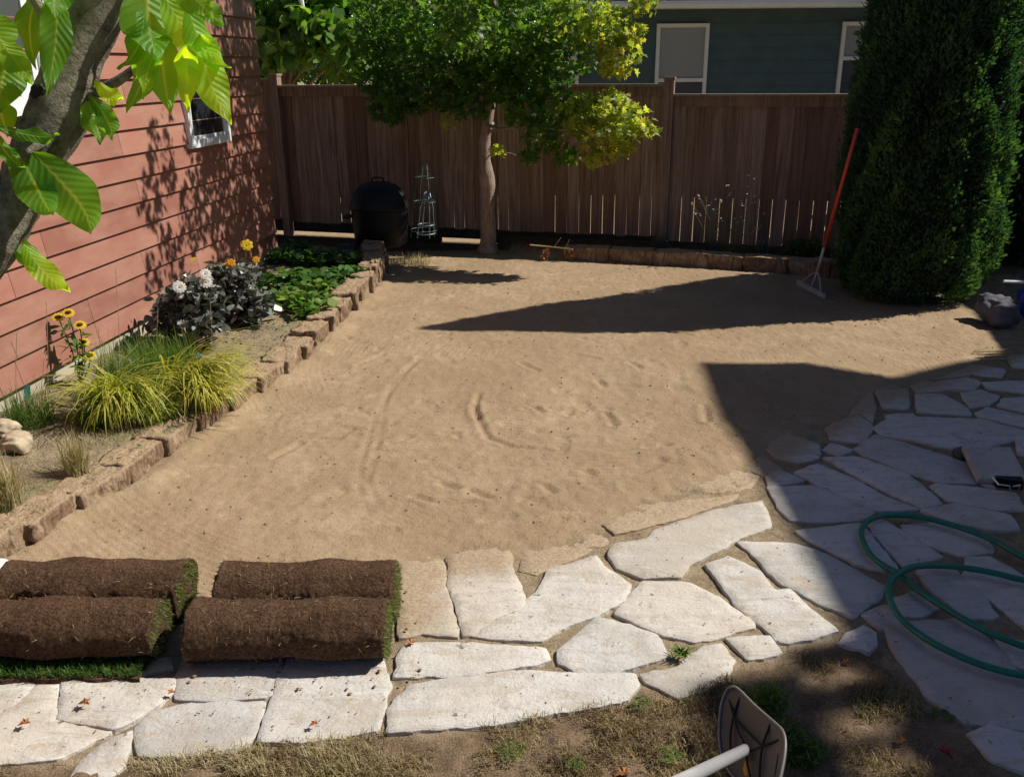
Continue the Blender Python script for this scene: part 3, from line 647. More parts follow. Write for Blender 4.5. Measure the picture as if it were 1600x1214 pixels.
# edging blocks
def block(c, ax, ln, dp, ht, seed, mat, name='edging_block'):
    bm = bmesh.new(); bmesh.ops.create_cube(bm, size=2); bmesh.ops.subdivide_edges(bm, edges=bm.edges[:], cuts=11, use_grid_fill=True)
    V = np.array([v.co[:] for v in bm.verts]); F = [tuple(v.index for v in f.verts) for f in bm.faces]; bm.free()
    r = .86; n3 = V/np.maximum(np.linalg.norm(V, axis=1)[:, None], 1e-6)
    V = V*.965 + n3*np.abs(V).max(1)[:, None]*.045
    sx = fbm(V[:, 1]*1.5+seed*3.1, V[:, 2]*1.5+V[:, 0]*1.7, 3, seed)
    V[:, 0] *= ln/2; V[:, 1] *= dp/2; V[:, 2] *= ht/2
    V += n3*(sx*.013 + .006*fbm(V[:, 0]*60, V[:, 2]*25+V[:, 1]*60, 2, seed+9))[:, None]
    V[:, 2] += ht*.08*V[:, 0]/ln*rnd.uniform(-1, 1)
    ay = np.array([-ax[1], ax[0], 0])
    Wd = np.array(c) + V[:, :1]*np.array(ax) + V[:, 1:2]*ay + V[:, 2:3]*np.array([0, 0, 1.])
    return mesh(name, Wd, F, mat, None, True, tint=rnd.random())
seg = np.linalg.norm(np.diff(edge, axis=0), axis=1); cum = np.concatenate([[0], np.cumsum(seg)]); tot = cum[-1]
def epos(s): return np.array([np.interp(s, cum, edge[:, 0]), np.interp(s, cum, edge[:, 1])])
nblk = 20; words = ['nearest', 'second', 'third', 'fourth', 'fifth', 'sixth', 'seventh', 'eighth', 'ninth', 'tenth', 'eleventh', 'twelfth', 'thirteenth', 'fourteenth', 'fifteenth', 'sixteenth', 'seventeenth', 'eighteenth', 'nineteenth', 'farthest']
for k in range(nblk):
    s = (k+.5)*tot/nblk; p = epos(s); q = epos(min(s+.08, tot)) - epos(max(s-.08, 0)); q /= np.linalg.norm(q)
    a = math.atan2(q[1], q[0]) + rnd.uniform(-.04, .10) + (.09 if k % 2 else .03)
    axx = np.array([math.cos(a), math.sin(a), 0]); nrm = np.array([-q[1], q[0]])
    ht = .17 + rnd.uniform(-.02, .015) + max(0, k-9)*.012
    o = block((p[0] + nrm[0]*.095, p[1] + nrm[1]*.095, ht/2 - .034), axx, tot/nblk*1.09, .19 + rnd.uniform(-.015, .03), ht, k+1, M['block'])
    tag(o, f'sandy brown edging block of the left bed, {words[k]} from the sod rolls', 'edging block', 'edging blocks of the left bed')
for k, (px, py, h, wd_) in enumerate([(574, 455, .25, .085), (589, 447, .27, .075), (600, 428, .24, .08)]):
    c = G(px, py, 0); o = block((c[0], c[1], h/2-.03), (1, 0, 0), wd_, .1, h, 40+k, mat=M['block'], name='upright_log')
    tag(o, ['split log standing at the bed corner, left of three', 'tallest dark log standing at the bed corner', 'split log standing at the bed corner nearest the smoker'][k], 'log', 'logs standing at the bed corner')
# back edging
bpx = [(880, 409), (950, 413), (1020, 417), (1090, 421), (1160, 425), (1230, 430), (1296, 436), (1360, 440)]
bw = ['first from the maple', 'second from the maple', 'third from the maple', 'fourth from the maple', 'fifth from the maple', 'just left of the rake', 'behind the rake head']
for k in range(7):
    a = G(*bpx[k])[:2]; b = G(*bpx[k+1])[:2]; q = b-a; L = np.linalg.norm(q); q /= L; n_ = np.array([-q[1], q[0]])
    p = (a+b)/2 + n_*.07
    o = block((p[0], p[1], .065), (q[0], q[1], 0), L*.99, .16, .19+rnd.uniform(-.01, .01), 60+k, M['block'])
    tag(o, f'dark shaded edging block below the fence, {bw[k]}', 'edging block', 'edging blocks of the fence bed')

# ================================================================== RED HOUSE
house = empty('red_house', W0, 'house with red lap siding and a small white framed window', 'house')
NWv = NW; ztop = 3.6; s0, s1 = -3.2, 4.12; ex_ = .1575; zb = .285
mb = MB(); k = 0; z = zb
while z < ztop:
    sw = rnd.uniform(-1, 1.6); cuts = [s0, sw, min(sw + rnd.uniform(1.2, 2.4), s1-.2), s1]
    for a, b in zip(cuts[:-1], cuts[1:]):
        p0 = W0 + DW*a; p1 = W0 + DW*(b-.004)
        V = []
        for p in (p0, p1):
            for (d_, zz) in ((.030, z), (.009, z + ex_ + .004), (-.05, z + ex_ + .004), (-.05, z)):
                V.append([p[0] + NW[0]*d_, p[1] + NW[1]*d_, zz])
        mb.add(V, [(0, 4, 5, 1), (1, 5, 6, 2), (3, 7, 4, 0), (0, 1, 2, 3), (7, 6, 5, 4)][:4] + [(7, 6, 5, 4)], rnd.random())
    z += ex_; k += 1
mb.build('siding', M['siding'], house)
mb = MB(); p = W0 + DW*((s0+s1)/2); mb.box((p[0]-NW[0]*.155, p[1]-NW[1]*.155, .10), DW*(s1-s0)/2, NW*.15, (0, 0, .183)); mb.build('foundation', M['concrete'], house)
mb = MB(); p = W0 + DW*((s0+s1)/2) - NW*2.0; mb.box((p[0], p[1], ztop/2+.02), DW*((s1-s0)/2-.01), NW*1.94, (0, 0, ztop/2-.06), .4); mb.build('wall', M['siding'], house)
def gableroof():
    mb = MB(); p = W0 + DW*((s0+s1)/2) - NW*2; h = DW*((s1-s0)/2+.3)
    V = []
    for sgn in (-1, 1):
        for d_, zz in ((2.45, 3.45), (0, 4.7), (-2.45, 3.45), (-2.45, 3.57), (0, 4.85), (2.45, 3.57)): V.append(p + sgn*h + NW*d_ + [0, 0, zz - p[2]])
    mb.add(V, [(0, 5, 11, 6), (5, 4, 10, 11), (4, 3, 9, 10), (3, 2, 8, 9), (0, 6, 7, 1), (1, 7, 8, 2), (0, 1, 4, 5), (1, 2, 3, 4), (6, 11, 10, 7), (7, 10, 9, 8)]); return mb
gableroof().build('roof', M['roof'], house)
def frame_box(sa, sb, za, zb_, wd, dep, name, mat, par, off=.03):
    mb = MB()
    for (a, b, c_, d_) in ((sa, sb, za, za+wd), (sa, sb, zb_-wd, zb_), (sa, sa+wd, za+wd, zb_-wd), (sb-wd, sb, za+wd, zb_-wd)):
        cc = W0 + DW*(a+b)/2 + NW*off; mb.box((cc[0], cc[1], (c_+d_)/2), DW*(b-a)/2, NW*dep/2, (0, 0, (d_-c_)/2))
    return mb.build(name, mat, par)
def wall_win(sa, sb, za, zb_, wd, glass, lab):
    c = W0 + DW*(sa+sb)/2; fr = frame_box(sa, sb, za, zb_, wd, .05, 'window', M['white'], house)
    if lab: fr['label'] = lab
    frame_box(sa+wd, sb-wd, za+wd, zb_-wd, wd*.45, .03, 'sash', M['white'], fr, .025)
    mb = MB(); mb.box((c[0]+NW[0]*.026, c[1]+NW[1]*.026, (za+zb_)/2), DW*((sb-sa)/2-wd), NW*.003, (0, 0, (zb_-za)/2-wd)); mb.build('pane', glass, fr)
wall_win(2.50, 3.24, 1.352, 1.92, .058, M['glass'], 'small white framed window with dark glass')
wall_win(-1.2, .92, 1.665, 3.2, .13, M['glass2'], 'large white framed window at the near end of the wall')

# ================================================================== FENCE
fence = empty('wooden_fence', F0, 'weathered brown board fence with flat cap rails behind the bare soil', 'fence')
up1 = FP(432, 133)[0]; up2 = FP(1046, 145)[0]
ztl = FP(411, 123.5)[1]; ztm = FP(560, 133)[1]; ztr = FP(1100, 147)[1]
bays = [(up1-2.4, up1, ztl, .20), (up1, up2, ztm, .17), (up2, up2+2.9, ztr, .125), (up2+2.9, up2+5.4, ztr-.05, .10)]
def fpt(u, off, z): return np.array([F0[0] + DF[0]*u + NF[0]*off, F0[1] + DF[1]*u + NF[1]*off, z])
for (ua, ub_, zt, zbt) in bays:
    mb = MB(); u = ua + .05
    while u < ub_ - .05:
        bwid = .132 + rnd.uniform(-.006, .006); ga = rnd.uniform(.0, .003); gb = rnd.choice([.002, .005, .008, .011]); t = rnd.random()
        e = min(u + bwid, ub_ - .05); zt_ = zt-.04; yo = rnd.uniform(-.007, .007); zz = zbt + rnd.uniform(-.008, .008)
        zm = zz + .5 + rnd.uniform(-.15, .6)
        V = []
        for (z_, g_) in ((zz, gb), (zm, gb*.45), (zt_, ga)):
            V += [fpt(u + g_/2, .012+yo, z_), fpt(e - g_/2, .012+yo, z_), fpt(e - g_/2, -.008+yo, z_), fpt(u + g_/2, -.008+yo, z_)]
        F = [(3, 2, 1, 0), (8, 9, 10, 11)]
        for b in (0, 4): F += [(b, b+1, b+5, b+4), (b+1, b+2, b+6, b+5), (b+2, b+3, b+7, b+6), (b+3, b, b+4, b+7)]
        mb.add(V, F, t); u = e
    mb.build('board_panel', M['fence'], fence)
    um = (ua+ub_)/2; hl = (ub_-ua)/2 - .05
    mb = MB(); c = fpt(um, .02, zt-.012); mb.box(c, DF*hl, NF*.055, (0, 0, .012)); mb.build('cap_rail', M['cap'], fence)
    mb = MB(); c = fpt(um, .024, zt-.024-.05); mb.box(c, DF*hl, NF*.010, (0, 0, .05)); mb.build('fascia', M['fence'], fence)
    mb = MB()
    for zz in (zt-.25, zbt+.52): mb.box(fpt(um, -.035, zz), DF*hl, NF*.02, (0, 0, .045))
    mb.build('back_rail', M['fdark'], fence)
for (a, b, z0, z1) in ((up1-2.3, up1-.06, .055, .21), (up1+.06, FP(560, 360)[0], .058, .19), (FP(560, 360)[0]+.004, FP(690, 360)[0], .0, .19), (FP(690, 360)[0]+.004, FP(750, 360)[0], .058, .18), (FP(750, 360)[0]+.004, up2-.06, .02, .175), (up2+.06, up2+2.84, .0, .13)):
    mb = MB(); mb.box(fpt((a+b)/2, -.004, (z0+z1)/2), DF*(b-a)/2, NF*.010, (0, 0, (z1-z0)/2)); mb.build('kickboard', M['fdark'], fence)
for (u, zt) in ((up1, ztl+.03), (up2, ztm+.04), (up2+2.9, ztr+.04)):
    mb = MB(); mb.box(fpt(u, .02, zt/2), DF*.05, NF*.05, (0, 0, zt/2), .75); mb.box(fpt(u, .02, zt+.012), DF*.058, NF*.058, (0, 0, .012), .8); mb.build('post', M['fence'], fence)

# ================================================================== GREEN HOUSE BEHIND
HY = 16.0
def hp(px, py, Y=HY): return at(px, py, Y)
hx0 = hp(903, 60)[0] - 1.2; hx1 = hx0 + 14; gzv = hp(1180, 16)[2]
gh = empty('green_house', (hx0, HY, 0), 'dark green sided house with pale gutter behind the fence', 'house')
mb = MB(); z = -.0
while z < gzv - .02:
    y0 = HY; V = []
    for x in (hx0, hx1): V += [(x, y0-.02, z), (x, y0-.006, z+.2), (x, y0+.05, z+.2), (x, y0+.05, z)]
    mb.add(V, [(0, 4, 5, 1), (1, 5, 6, 2), (3, 7, 4, 0), (3, 2, 1, 0)][:3] + [(0, 1, 2, 3), (7, 6, 5, 4)], rnd.random()); z += .2
mb.build('siding', M['teal'], gh)
mb = MB(); mb.box(((hx0+hx1)/2, HY+4.04, gzv/2), ((hx1-hx0)/2-.02, 0, 0), (0, 4, 0), (0, 0, gzv/2)); mb.build('wall', M['teal'], gh)
mb = MB()
V = []
for x in (hx0-.3, hx1+.3): V += [(x, HY-.5, gzv+.17), (x, HY+4, gzv+1.9), (x, HY+8.5, gzv+.17), (x, HY-.5, gzv+.11), (x, HY+8.5, gzv+.11)]
mb.add(V, [(0, 1, 6, 5), (1, 2, 7, 6), (3, 0, 5, 8), (3, 8, 9, 4), (2, 4, 9, 7), (0, 3, 4, 2, 1), (5, 6, 7, 9, 8)]); mb.build('roof', M['roof'], gh)
mb = MB()
prof = [(-.50, .0), (-.60, .0), (-.635, .06), (-.635, .11), (-.60, .11), (-.60, .10), (-.51, .10), (-.50, .11)]
V = []
for x in (hx0-.3, hx1+.3): V += [(x, HY+a, gzv+.0+b) for a, b in prof]
n = len(prof); mb.add(V, [(i, (i+1) % n, n+(i+1) % n, n+i) for i in range(n)]); mb.build('gutter', M['gutter'], gh)
mb = MB(); mb.box(((hx0+hx1)/2, HY-.25, gzv+.03), ((hx1-hx0)/2+.28, 0, 0), (0, .245, 0), (0, 0, .012)); mb.build('soffit', M['trim_white'], gh)
for (pa, pb, lab) in (((1026, 38), (1108, 147), 'window with a white blind above the fence post'), ((1316, 35), (1400, 147), 'window half hidden by the tall conifer'), ((820, 45), (905, 150), 'window mostly hidden by the maple')):
    a = hp(*pa); b = hp(pb[0], pa[1]); xa, xb = a[0], b[0]; zt = a[2]; zbm = hp(pa[0], 200)[2]; zmid = hp(pa[0], 126)[2] if pa[0] == 1026 else hp(pa[0], 92)[2]; wd = .06
    mb = MB()
    for (x_0, x_1, z0, z1) in ((xa, xb, zt-wd, zt), (xa, xb, zbm, zbm+wd), (xa, xa+wd, zbm+wd, zt-wd), (xb-wd, xb, zbm+wd, zt-wd)):
        mb.box(((x_0+x_1)/2, HY-.045, (z0+z1)/2), ((x_1-x_0)/2, 0, 0), (0, .025, 0), (0, 0, (z1-z0)/2))
    wn = mb.build('window', M['trim_white'], gh); wn['label'] = lab
    mb = MB(); mb.box(((xa+xb)/2, HY-.04, zmid), ((xb-xa)/2-wd, 0, 0), (0, .022, 0), (0, 0, .03)); mb.build('sash', M['trim_white'], wn)
    mb = MB(); mb.box(((xa+xb)/2, HY-.028, (zmid+zt)/2), ((xb-xa)/2-wd, 0, 0), (0, .004, 0), (0, 0, (zt-zmid)/2-wd/2)); mb.build('pane', M['blind'], wn)
    mb = MB(); mb.box(((xa+xb)/2, HY-.028, (zmid+zbm)/2), ((xb-xa)/2-wd, 0, 0), (0, .004, 0), (0, 0, (zmid-zbm)/2-wd/2)); mb.build('pane', M['violet'], wn)

# ================================================================== HOUSE AT THE RIGHT (outside the picture; casts the big shadow)
HX = 8.0
def sh(px, py): q = G(px, py, 0); t = (HX - q[0])/SUN[0]; return np.array([q[1] + SUN[1]*t, t])     # (y, z) on its near wall
nh = empty('tall_house', (HX, 3, 0), 'tall grey house to the right that shades the paving', 'house')
def prism(P, x0, x1, name, mat):
    P = [np.array(p, float) for p in P]; n = len(P); A = sum(P[i][0]*P[(i+1) % n][1] - P[(i+1) % n][0]*P[i][1] for i in range(n))
    if A < 0: P = P[::-1]
    V = [(x0, *p) for p in P] + [(x1, *p) for p in P]
    F = [tuple(range(n))[::-1], tuple(range(n, 2*n))] + [(i, (i+1) % n, n+(i+1) % n, n+i) for i in range(n)]
    mb = MB(); mb.add(V, F); return mb.build(name, mat, nh)
pts = [sh(*p) for p in [(1520, 488), (1562, 553), (1375, 598), (1335, 598), (1195, 572), (1090, 572), (1120, 660), (1195, 760), (1310, 992)]]
f_ = pts[-1]; zr = sh(1380, 1140)[1] - .02; zq = sh(1275, 1140)[1]; gt = sh(1062, 1072)
prism([(-7, 0), (13, 0), (13, pts[0][1]-.22), pts[0]] + pts[1:4] + [pts[7], pts[8], (f_[0]-.02, zr), (-7, zr)], HX, HX+5, 'wall', M['gutter'])
prism([pts[3], pts[4], pts[5], pts[6], pts[7]], HX-.02, HX+.25, 'eave', M['roof'])
# unseen thin slotted screen, added to let the small sun patches through
prism([(-7, zq), (gt[0]-.02, zq), (gt[0], gt[1]), (-7, gt[1])], HX, HX+.05, 'shade_rail', M['cap'])
ya, yb_, yc_, yd, ye, yf = sh(1360, 1214)[0]-.03, sh(1340, 1178)[0], sh(1340, 1152)[0], sh(1330, 1118)[0], sh(1280, 1072)[0]-.005, sh(1280, 1050)[0]+.005
for (a, b) in ((-7, ya), (yb_, yc_), (yd, ye), (yf, f_[0]-.03)):
    if b > a: prism([(a, zr+.002), (b, zr+.002), (b, zq-.002), (a, zq-.002)], HX, HX+.04, 'shade_board', M['cap'])

# ================================================================== SOD ROLLS
def sod_roll(x0, x1, yc, r, label, seed, flap=False, yaw=0., left_end=True):
    root = empty('sod_roll', ((x0+x1)/2, yc, .01), label, 'sod roll', 'rolls of sod on the paving')
    na, nc = 90, 72; L = x1-x0; V = []
    T = np.linspace(0, 1, na); A = np.linspace(0, 2*np.pi, nc, endpoint=False)
    TT, AA = np.meshgrid(T, A, indexing='ij')
    rr = r*(1 + .045*np.sin(TT*9+seed) + .03*np.sin(TT*17+seed*2) + .03*fbm(TT*6+seed, np.cos(AA)*2+np.sin(AA)*3, 3, seed)) + .0022*fbm(TT*60, AA*9, 3, seed+1)
    zc = .012 + r*.93; yy = yc + yaw*(TT-.5)*L + rr*np.cos(AA)*1.04; zz = zc + rr*np.sin(AA)*.93
    xx = x0 + L*TT + .008*fbm(AA*2, AA*0+seed, 2, 3)
    # overlapping outer lip along the front
    lip = np.exp(-((AA-np.pi*1.12)/.10)**2)*.010 - np.exp(-((AA-np.pi*1.22)/.07)**2)*.010
    yy += np.cos(AA)*lip; zz += np.sin(AA)*lip
    V = np.stack([xx, yy, np.maximum(zz, .010)], -1).reshape(-1, 3)
    ii = np.arange(na*nc).reshape(na, nc); jj = np.roll(ii, -1, 1)
    F = [tuple(q) for q in np.stack([ii[:-1].ravel(), ii[1:].ravel(), jj[1:].ravel(), jj[:-1].ravel()], 1)[:, ::1]]
    F += [tuple(ii[0]), tuple(ii[-1][::-1])]
    F = [f[::-1] for f in F]
    mesh('soil_roll', V, F, M['sod'], root, True)
    # root hairs and crumbs on the soil side
    n = 700; t = rg.uniform(0, 1, n); a = rg.uniform(-.4, np.pi*1.5, n)
    base = np.stack([x0+L*t, yc + yaw*(t-.5)*L + r*1.05*np.cos(a), zc + r*.96*np.sin(a)], 1)
    fr = rot_frames(n); k_ = np.clip(base[:, 2], .01, 1) > .012
    Vh, Fh, Th = leaves(base[k_], .016, np.array([(0, .05), (1, .01), (1, -.01), (0, -.05)]), rg.uniform(0, 1, k_.sum()), tuple(f[k_] for f in fr), jit=.6)
    o = mesh('root_fibre', Vh, Fh, M['dry'], root, False, Th); o['kind'] = 'stuff'
    for end, sg in ((x1, 1),) + (((x0, -1),) if left_end else ()):
        n = 1300; q = rg.uniform(0, 2*np.pi, n); rad = r*(.15 + .78*np.sqrt(rg.uniform(0, 1, n)))
        cy = yc + yaw*(end-(x0+x1)/2)
        b = np.stack([np.full(n, end) - sg*.010, cy + rad*np.cos(q), np.maximum(zc + rad*.92*np.sin(q), .02)], 1)
        ln = rg.uniform(.010, .032, n)
        d = np.stack([sg*rg.uniform(.35, 1, n), rg.normal(0, .35, n), rg.normal(-.12, .4, n)], 1); d /= np.linalg.norm(d, axis=1)[:, None]
        s_ = np.cross(d, rg.normal(size=(n, 3))); s_ /= np.linalg.norm(s_, axis=1)[:, None]
        V4 = np.stack([b - s_*.0016, b + s_*.0016, b + d*ln[:, None]*.7 + s_*.001, b + d*ln[:, None]], 1)
        V4[:, 3, 2] -= .004
        mesh('grass_end', V4.reshape(-1, 3), np.arange(n*4).reshape(n, 4), M['turfend'], root, False, np.repeat(rg.beta(1.8, 1.2, n), 4))
        Ps = [(end - sg*.004 + sg*.003, cy + (r*.93 - .030*q_/6.283)*math.cos(q_+seed), zc + (r*.86 - .028*q_/6.283)*math.sin(q_+seed)) for q_ in np.linspace(0, 17, 90)]
        mb3 = MB(); mb3.tube(Ps, .006, 6, bump=.3); mb3.build('spiral_edge', M['sod'], root, True)
    if flap:
        n = 2600; b = np.stack([rg.uniform(x0, x1-.02, n), yc - r*.55 - rg.uniform(0, .105, n), np.full(n, .028)], 1)
        Vb, Fb_, Tb = blades(b, rg.uniform(.012, .035, n), .003, rg.uniform(.4, 1.8, n), rg.beta(1.2, 2.5, n), 2)
        ns = len(Vb); mb2 = MB(); xq = np.linspace(x0, x1-.015, 40); V2 = []
        for x in xq:
            yf = yc - r*.55 - .105 - .008*math.sin(x*40) - rnd.uniform(0, .006); V2 += [(x, yc-r*.3, .029), (x, yf, .027), (x, yf-.003, .012)]
        mb2.add(V2, [(i*3+j, i*3+j+1, (i+1)*3+j+1, (i+1)*3+j) for i in range(39) for j in range(2)])
        fo = mb2.build('grass_flap', M['sod'], root); mesh('grass_blades', Vb, Fb_, M['turf'], fo, False, Tb*.5)['kind'] = 'stuff'
    return root
RR = .104
sod_roll(-1.095, -.435, 2.585, RR, 'front right sod roll, plump and dark with a shadow on the white stones', 1)
sod_roll(-1.06, -.430, 2.805, .113, 'back right sod roll lying against the sand', 2, yaw=-.01)
sod_roll(-1.93, -1.215, 2.60, RR, 'front left sod roll with a strip of green grass flattened beneath it', 3, flap=True, left_end=False)
sod_roll(-1.85, -1.20, 2.825, .114, 'back left sod roll at the corner of the planting bed', 4)
o = rough_rock('concrete_block', G(-6, 915, .06), (.06, .09, .10), M['grcon'], 8, amp=.06); tag(o, 'pale grey rounded block cut off by the left picture edge', 'block')

# ================================================================== TREES
def crown(name, clusters, size, tmpl, mat, parent, droop=.8, flat=.3, shell=.3):
    Cs = []; Ts = []; S = []
    for (c, r, n, t0, t1) in clusters:
        p = ell(int(n), c, r, shell); Cs.append(p); Ts.append(rg.uniform(t0, t1, int(n)))
    C = np.concatenate(Cs); T = np.concatenate(Ts)
    V, F, TT = leaves(C, size, tmpl, T, rot_frames(len(C), droop, flat))
    return mesh(name, V, F, mat, parent, False, TT)
def limb(mb, a, b, r0, r1, wob=.05, n=7, seg=6):
    a = np.array(a, float); b = np.array(b, float); P = []
    for i in range(seg+1):
        t = i/seg; p = a*(1-t) + b*t; p = p + np.array([rnd.uniform(-1, 1), rnd.uniform(-1, 1), rnd.uniform(-1, 1)])*wob*math.sin(t*math.pi); p[2] += wob*1.5*math.sin(t*math.pi); P.append(p)
    mb.tube(P, [r0 + (r1-r0)*i/seg for i in range(seg+1)], n); return P
# ---- maple in front of the fence
mY = 9.6; mbase = G(762, 394, .02); mbase[1] = mY; mbase[0] = at(762, 394, mY)[0]
maple = empty('maple_tree', (mbase[0], mY, .0), 'maple with yellowing leaves in front of the fence', 'tree')
mb = MB()
tp = [(762, 396), (763, 370), (762, 330), (762, 290), (758, 262), (757, 230), (762, 190), (768, 150), (765, 90), (770, 30), (768, -40), (772, -130)]
TP = [at(a, b, mY - .0*i) for i, (a, b) in enumerate(tp)]; TP[0][2] = .02
TPs = spline(TP, 4); mb.tube(TPs, np.interp(np.linspace(0, 1, len(TPs)), [0, .06, .2, .34, .38, .6, 1], [.125, .088, .078, .085, .066, .05, .03]), 14, bump=.04)
mb.build('trunk', M['bark'], maple, True)
W_ = []   # clusters: centre, radius, n, tint range
def cl(px, py, Y, r, n, t0, t1, sq=(1, 1, .8)): W_.append((at(px, py, Y), np.array(sq)*r, n, t0, t1)); return at(px, py, Y)
vis = [(590, 170, 9.5, .13, 70, 0, .3), (615, 180, 9.3, .12, 70, 0, .3), (600, 130, 9.6, .26, 260, 0, .4), (580, 90, 9.8, .3, 260, 0, .45), (700, 150, 9.3, .22, 160, 0, .35), (800, 130, 9.2, .3, 260, 0, .5), (600, 40, 9.9, .42, 420, .0, .45), (640, 95, 9.7, .40, 420, 0, .4), (690, 30, 9.7, .5, 480, 0, .5), (625, 150, 9.3, .20, 190, 0, .3), (650, 160, 9.2, .16, 110, 0, .3), (705, 115, 9.4, .34, 330, 0, .35), (760, 50, 9.5, .5, 460, 0, .4), (755, 120, 9.2, .36, 380, 0, .35),
 (735, 165, 9.1, .20, 160, 0, .4), (820, 40, 9.3, .45, 430, .05, .55), (835, 110, 9.2, .36, 360, 0, .5), (880, 80, 9.1, .36, 330, .05, .6), (900, 20, 9.0, .36, 320, .3, .8), (945, 45, 8.9, .30, 260, .45, .9), (965, 85, 8.8, .24, 190, .5, .95), (985, 55, 8.8, .14, 80, .55, 1), (958, 105, 8.8, .12, 60, .7, 1), (1010, 2, 8.9, .16, 90, .5, .95),
 (820, 165, 9.0, .26, 240, 0, .45), (870, 170, 9.0, .28, 280, .05, .5), (845, 215, 8.9, .20, 120, .1, .45), (885, 240, 8.8, .14, 80, .1, .5), (830, 240, 8.9, .12, 50, .1, .4), (910, 180, 8.8, .26, 260, .45, .88), (950, 170, 8.7, .24, 230, .5, .9), (985, 190, 8.6, .22, 190, .5, .92), (940, 215, 8.6, .22, 200, .55, .95), (970, 230, 8.6, .14, 80, .6, .95), (928, 248, 8.6, .11, 60, .6, .95), (1012, 205, 8.6, .09, 40, .6, .9), (700, 190, 9.2, .08, 20, .6, .9), (775, 235, 9.2, .09, 28, .6, .9), (790, 60, 8.9, .3, 200, .05, .5)]
for v in vis: cl(v[0], v[1], v[2], v[3], v[4]*1.25, v[5], v[6])
# upper crown above the picture
for (x, y, z, r, n) in [(-1.2, 9.6, 2.9, .5, 300), (-.4, 9.5, 3.2, .6, 380), (.5, 9.2, 3.0, .5, 240), (-.2, 9.2, 4.0, .6, 420), (-.9, 9.2, 3.7, .5, 380)]:
    W_.append((np.array([x, y, z]), np.array([r, r, r*.8]), n, 0, .5))
# leaves whose shade falls on the red wall
for (px, py, X, r, n) in [(300, 210, -.5, .20, 60), (250, 250, -.45, .24, 80), (330, 280, -.4, .30, 180), (230, 320, -.5, .16, 45), (300, 330, -.5, .26, 140), (370, 300, -.3, .36, 300), (345, 370, -.4, .26, 200), (255, 370, -.6, .13, 30), (235, 430, -.6, .12, 45), (270, 420, -.6, .18, 60), (400, 200, -.2, .40, 380), (360, 150, -.3, .34, 300), (390, 60, -.1, .42, 560), (425, 120, 0, .4, 600), (420, 240, .1, .4, 600), (380, 360, -.2, .32, 380), (330, 230, -.3, .22, 160), (350, 30, -.1, .36, 260), (415, 330, -.2, .30, 280), (400, 400, -.4, .3, 300)]:
    p = WP(px, py)[2]; t = (X - p[0])/SUN[0]; c = p + SUN*t; W_.append((c, np.array([r, r, r*.9]), n, 0, .6))
W_ = [(c, r, int(n*(.82 if c[2] < 2.6 else 1.25)), a, b) for c, r, n, a, b in W_]
crown('crown', W_, .068, STAR, M['maple'], maple, droop=.9, flat=.25)
mb = MB()
for (hpx, hpy, px, py, Y) in [(768, 150, 700, 100, 9.5), (766, 120, 620, 110, 9.5), (766, 130, 850, 90, 9.1), (765, 100, 920, 30, 9.0), (768, 60, 690, 10, 9.7), (762, 205, 780, 204, 9.2), (768, 90, 950, 80, 8.8)]:
    mb = MB(); limb(mb, at(hpx, hpy, mY), at(px, py, Y), .026, .008); mb.build('branch', M['bark'], maple, True)
mb = MB()
limb(mb, at(760, 208, mY), at(808, 200, 9.1), .018, .013, .01); limb(mb, at(808, 200, 9.1), at(880, 204, 8.8), .013, .009, .01); limb(mb, at(880, 204, 8.8), at(975, 190, 8.6), .009, .004, .02)
mb.build('branch', M['bark'], maple, True)
for a_, b_, r0_, r1_ in ((at(760, 245, mY), at(806, 243, 9.2), .008, .004), (at(768, 0, mY), (-.9, 9.2, 3.7), .03, .01), (at(768, -40, mY), (.8, 9, 3.1), .03, .01), (at(770, -120, mY), (0, 9.2, 4.6), .03, .01)):
    mb = MB(); limb(mb, a_, b_, r0_, r1_, .02); mb.build('branch', M['bark'], maple, True)

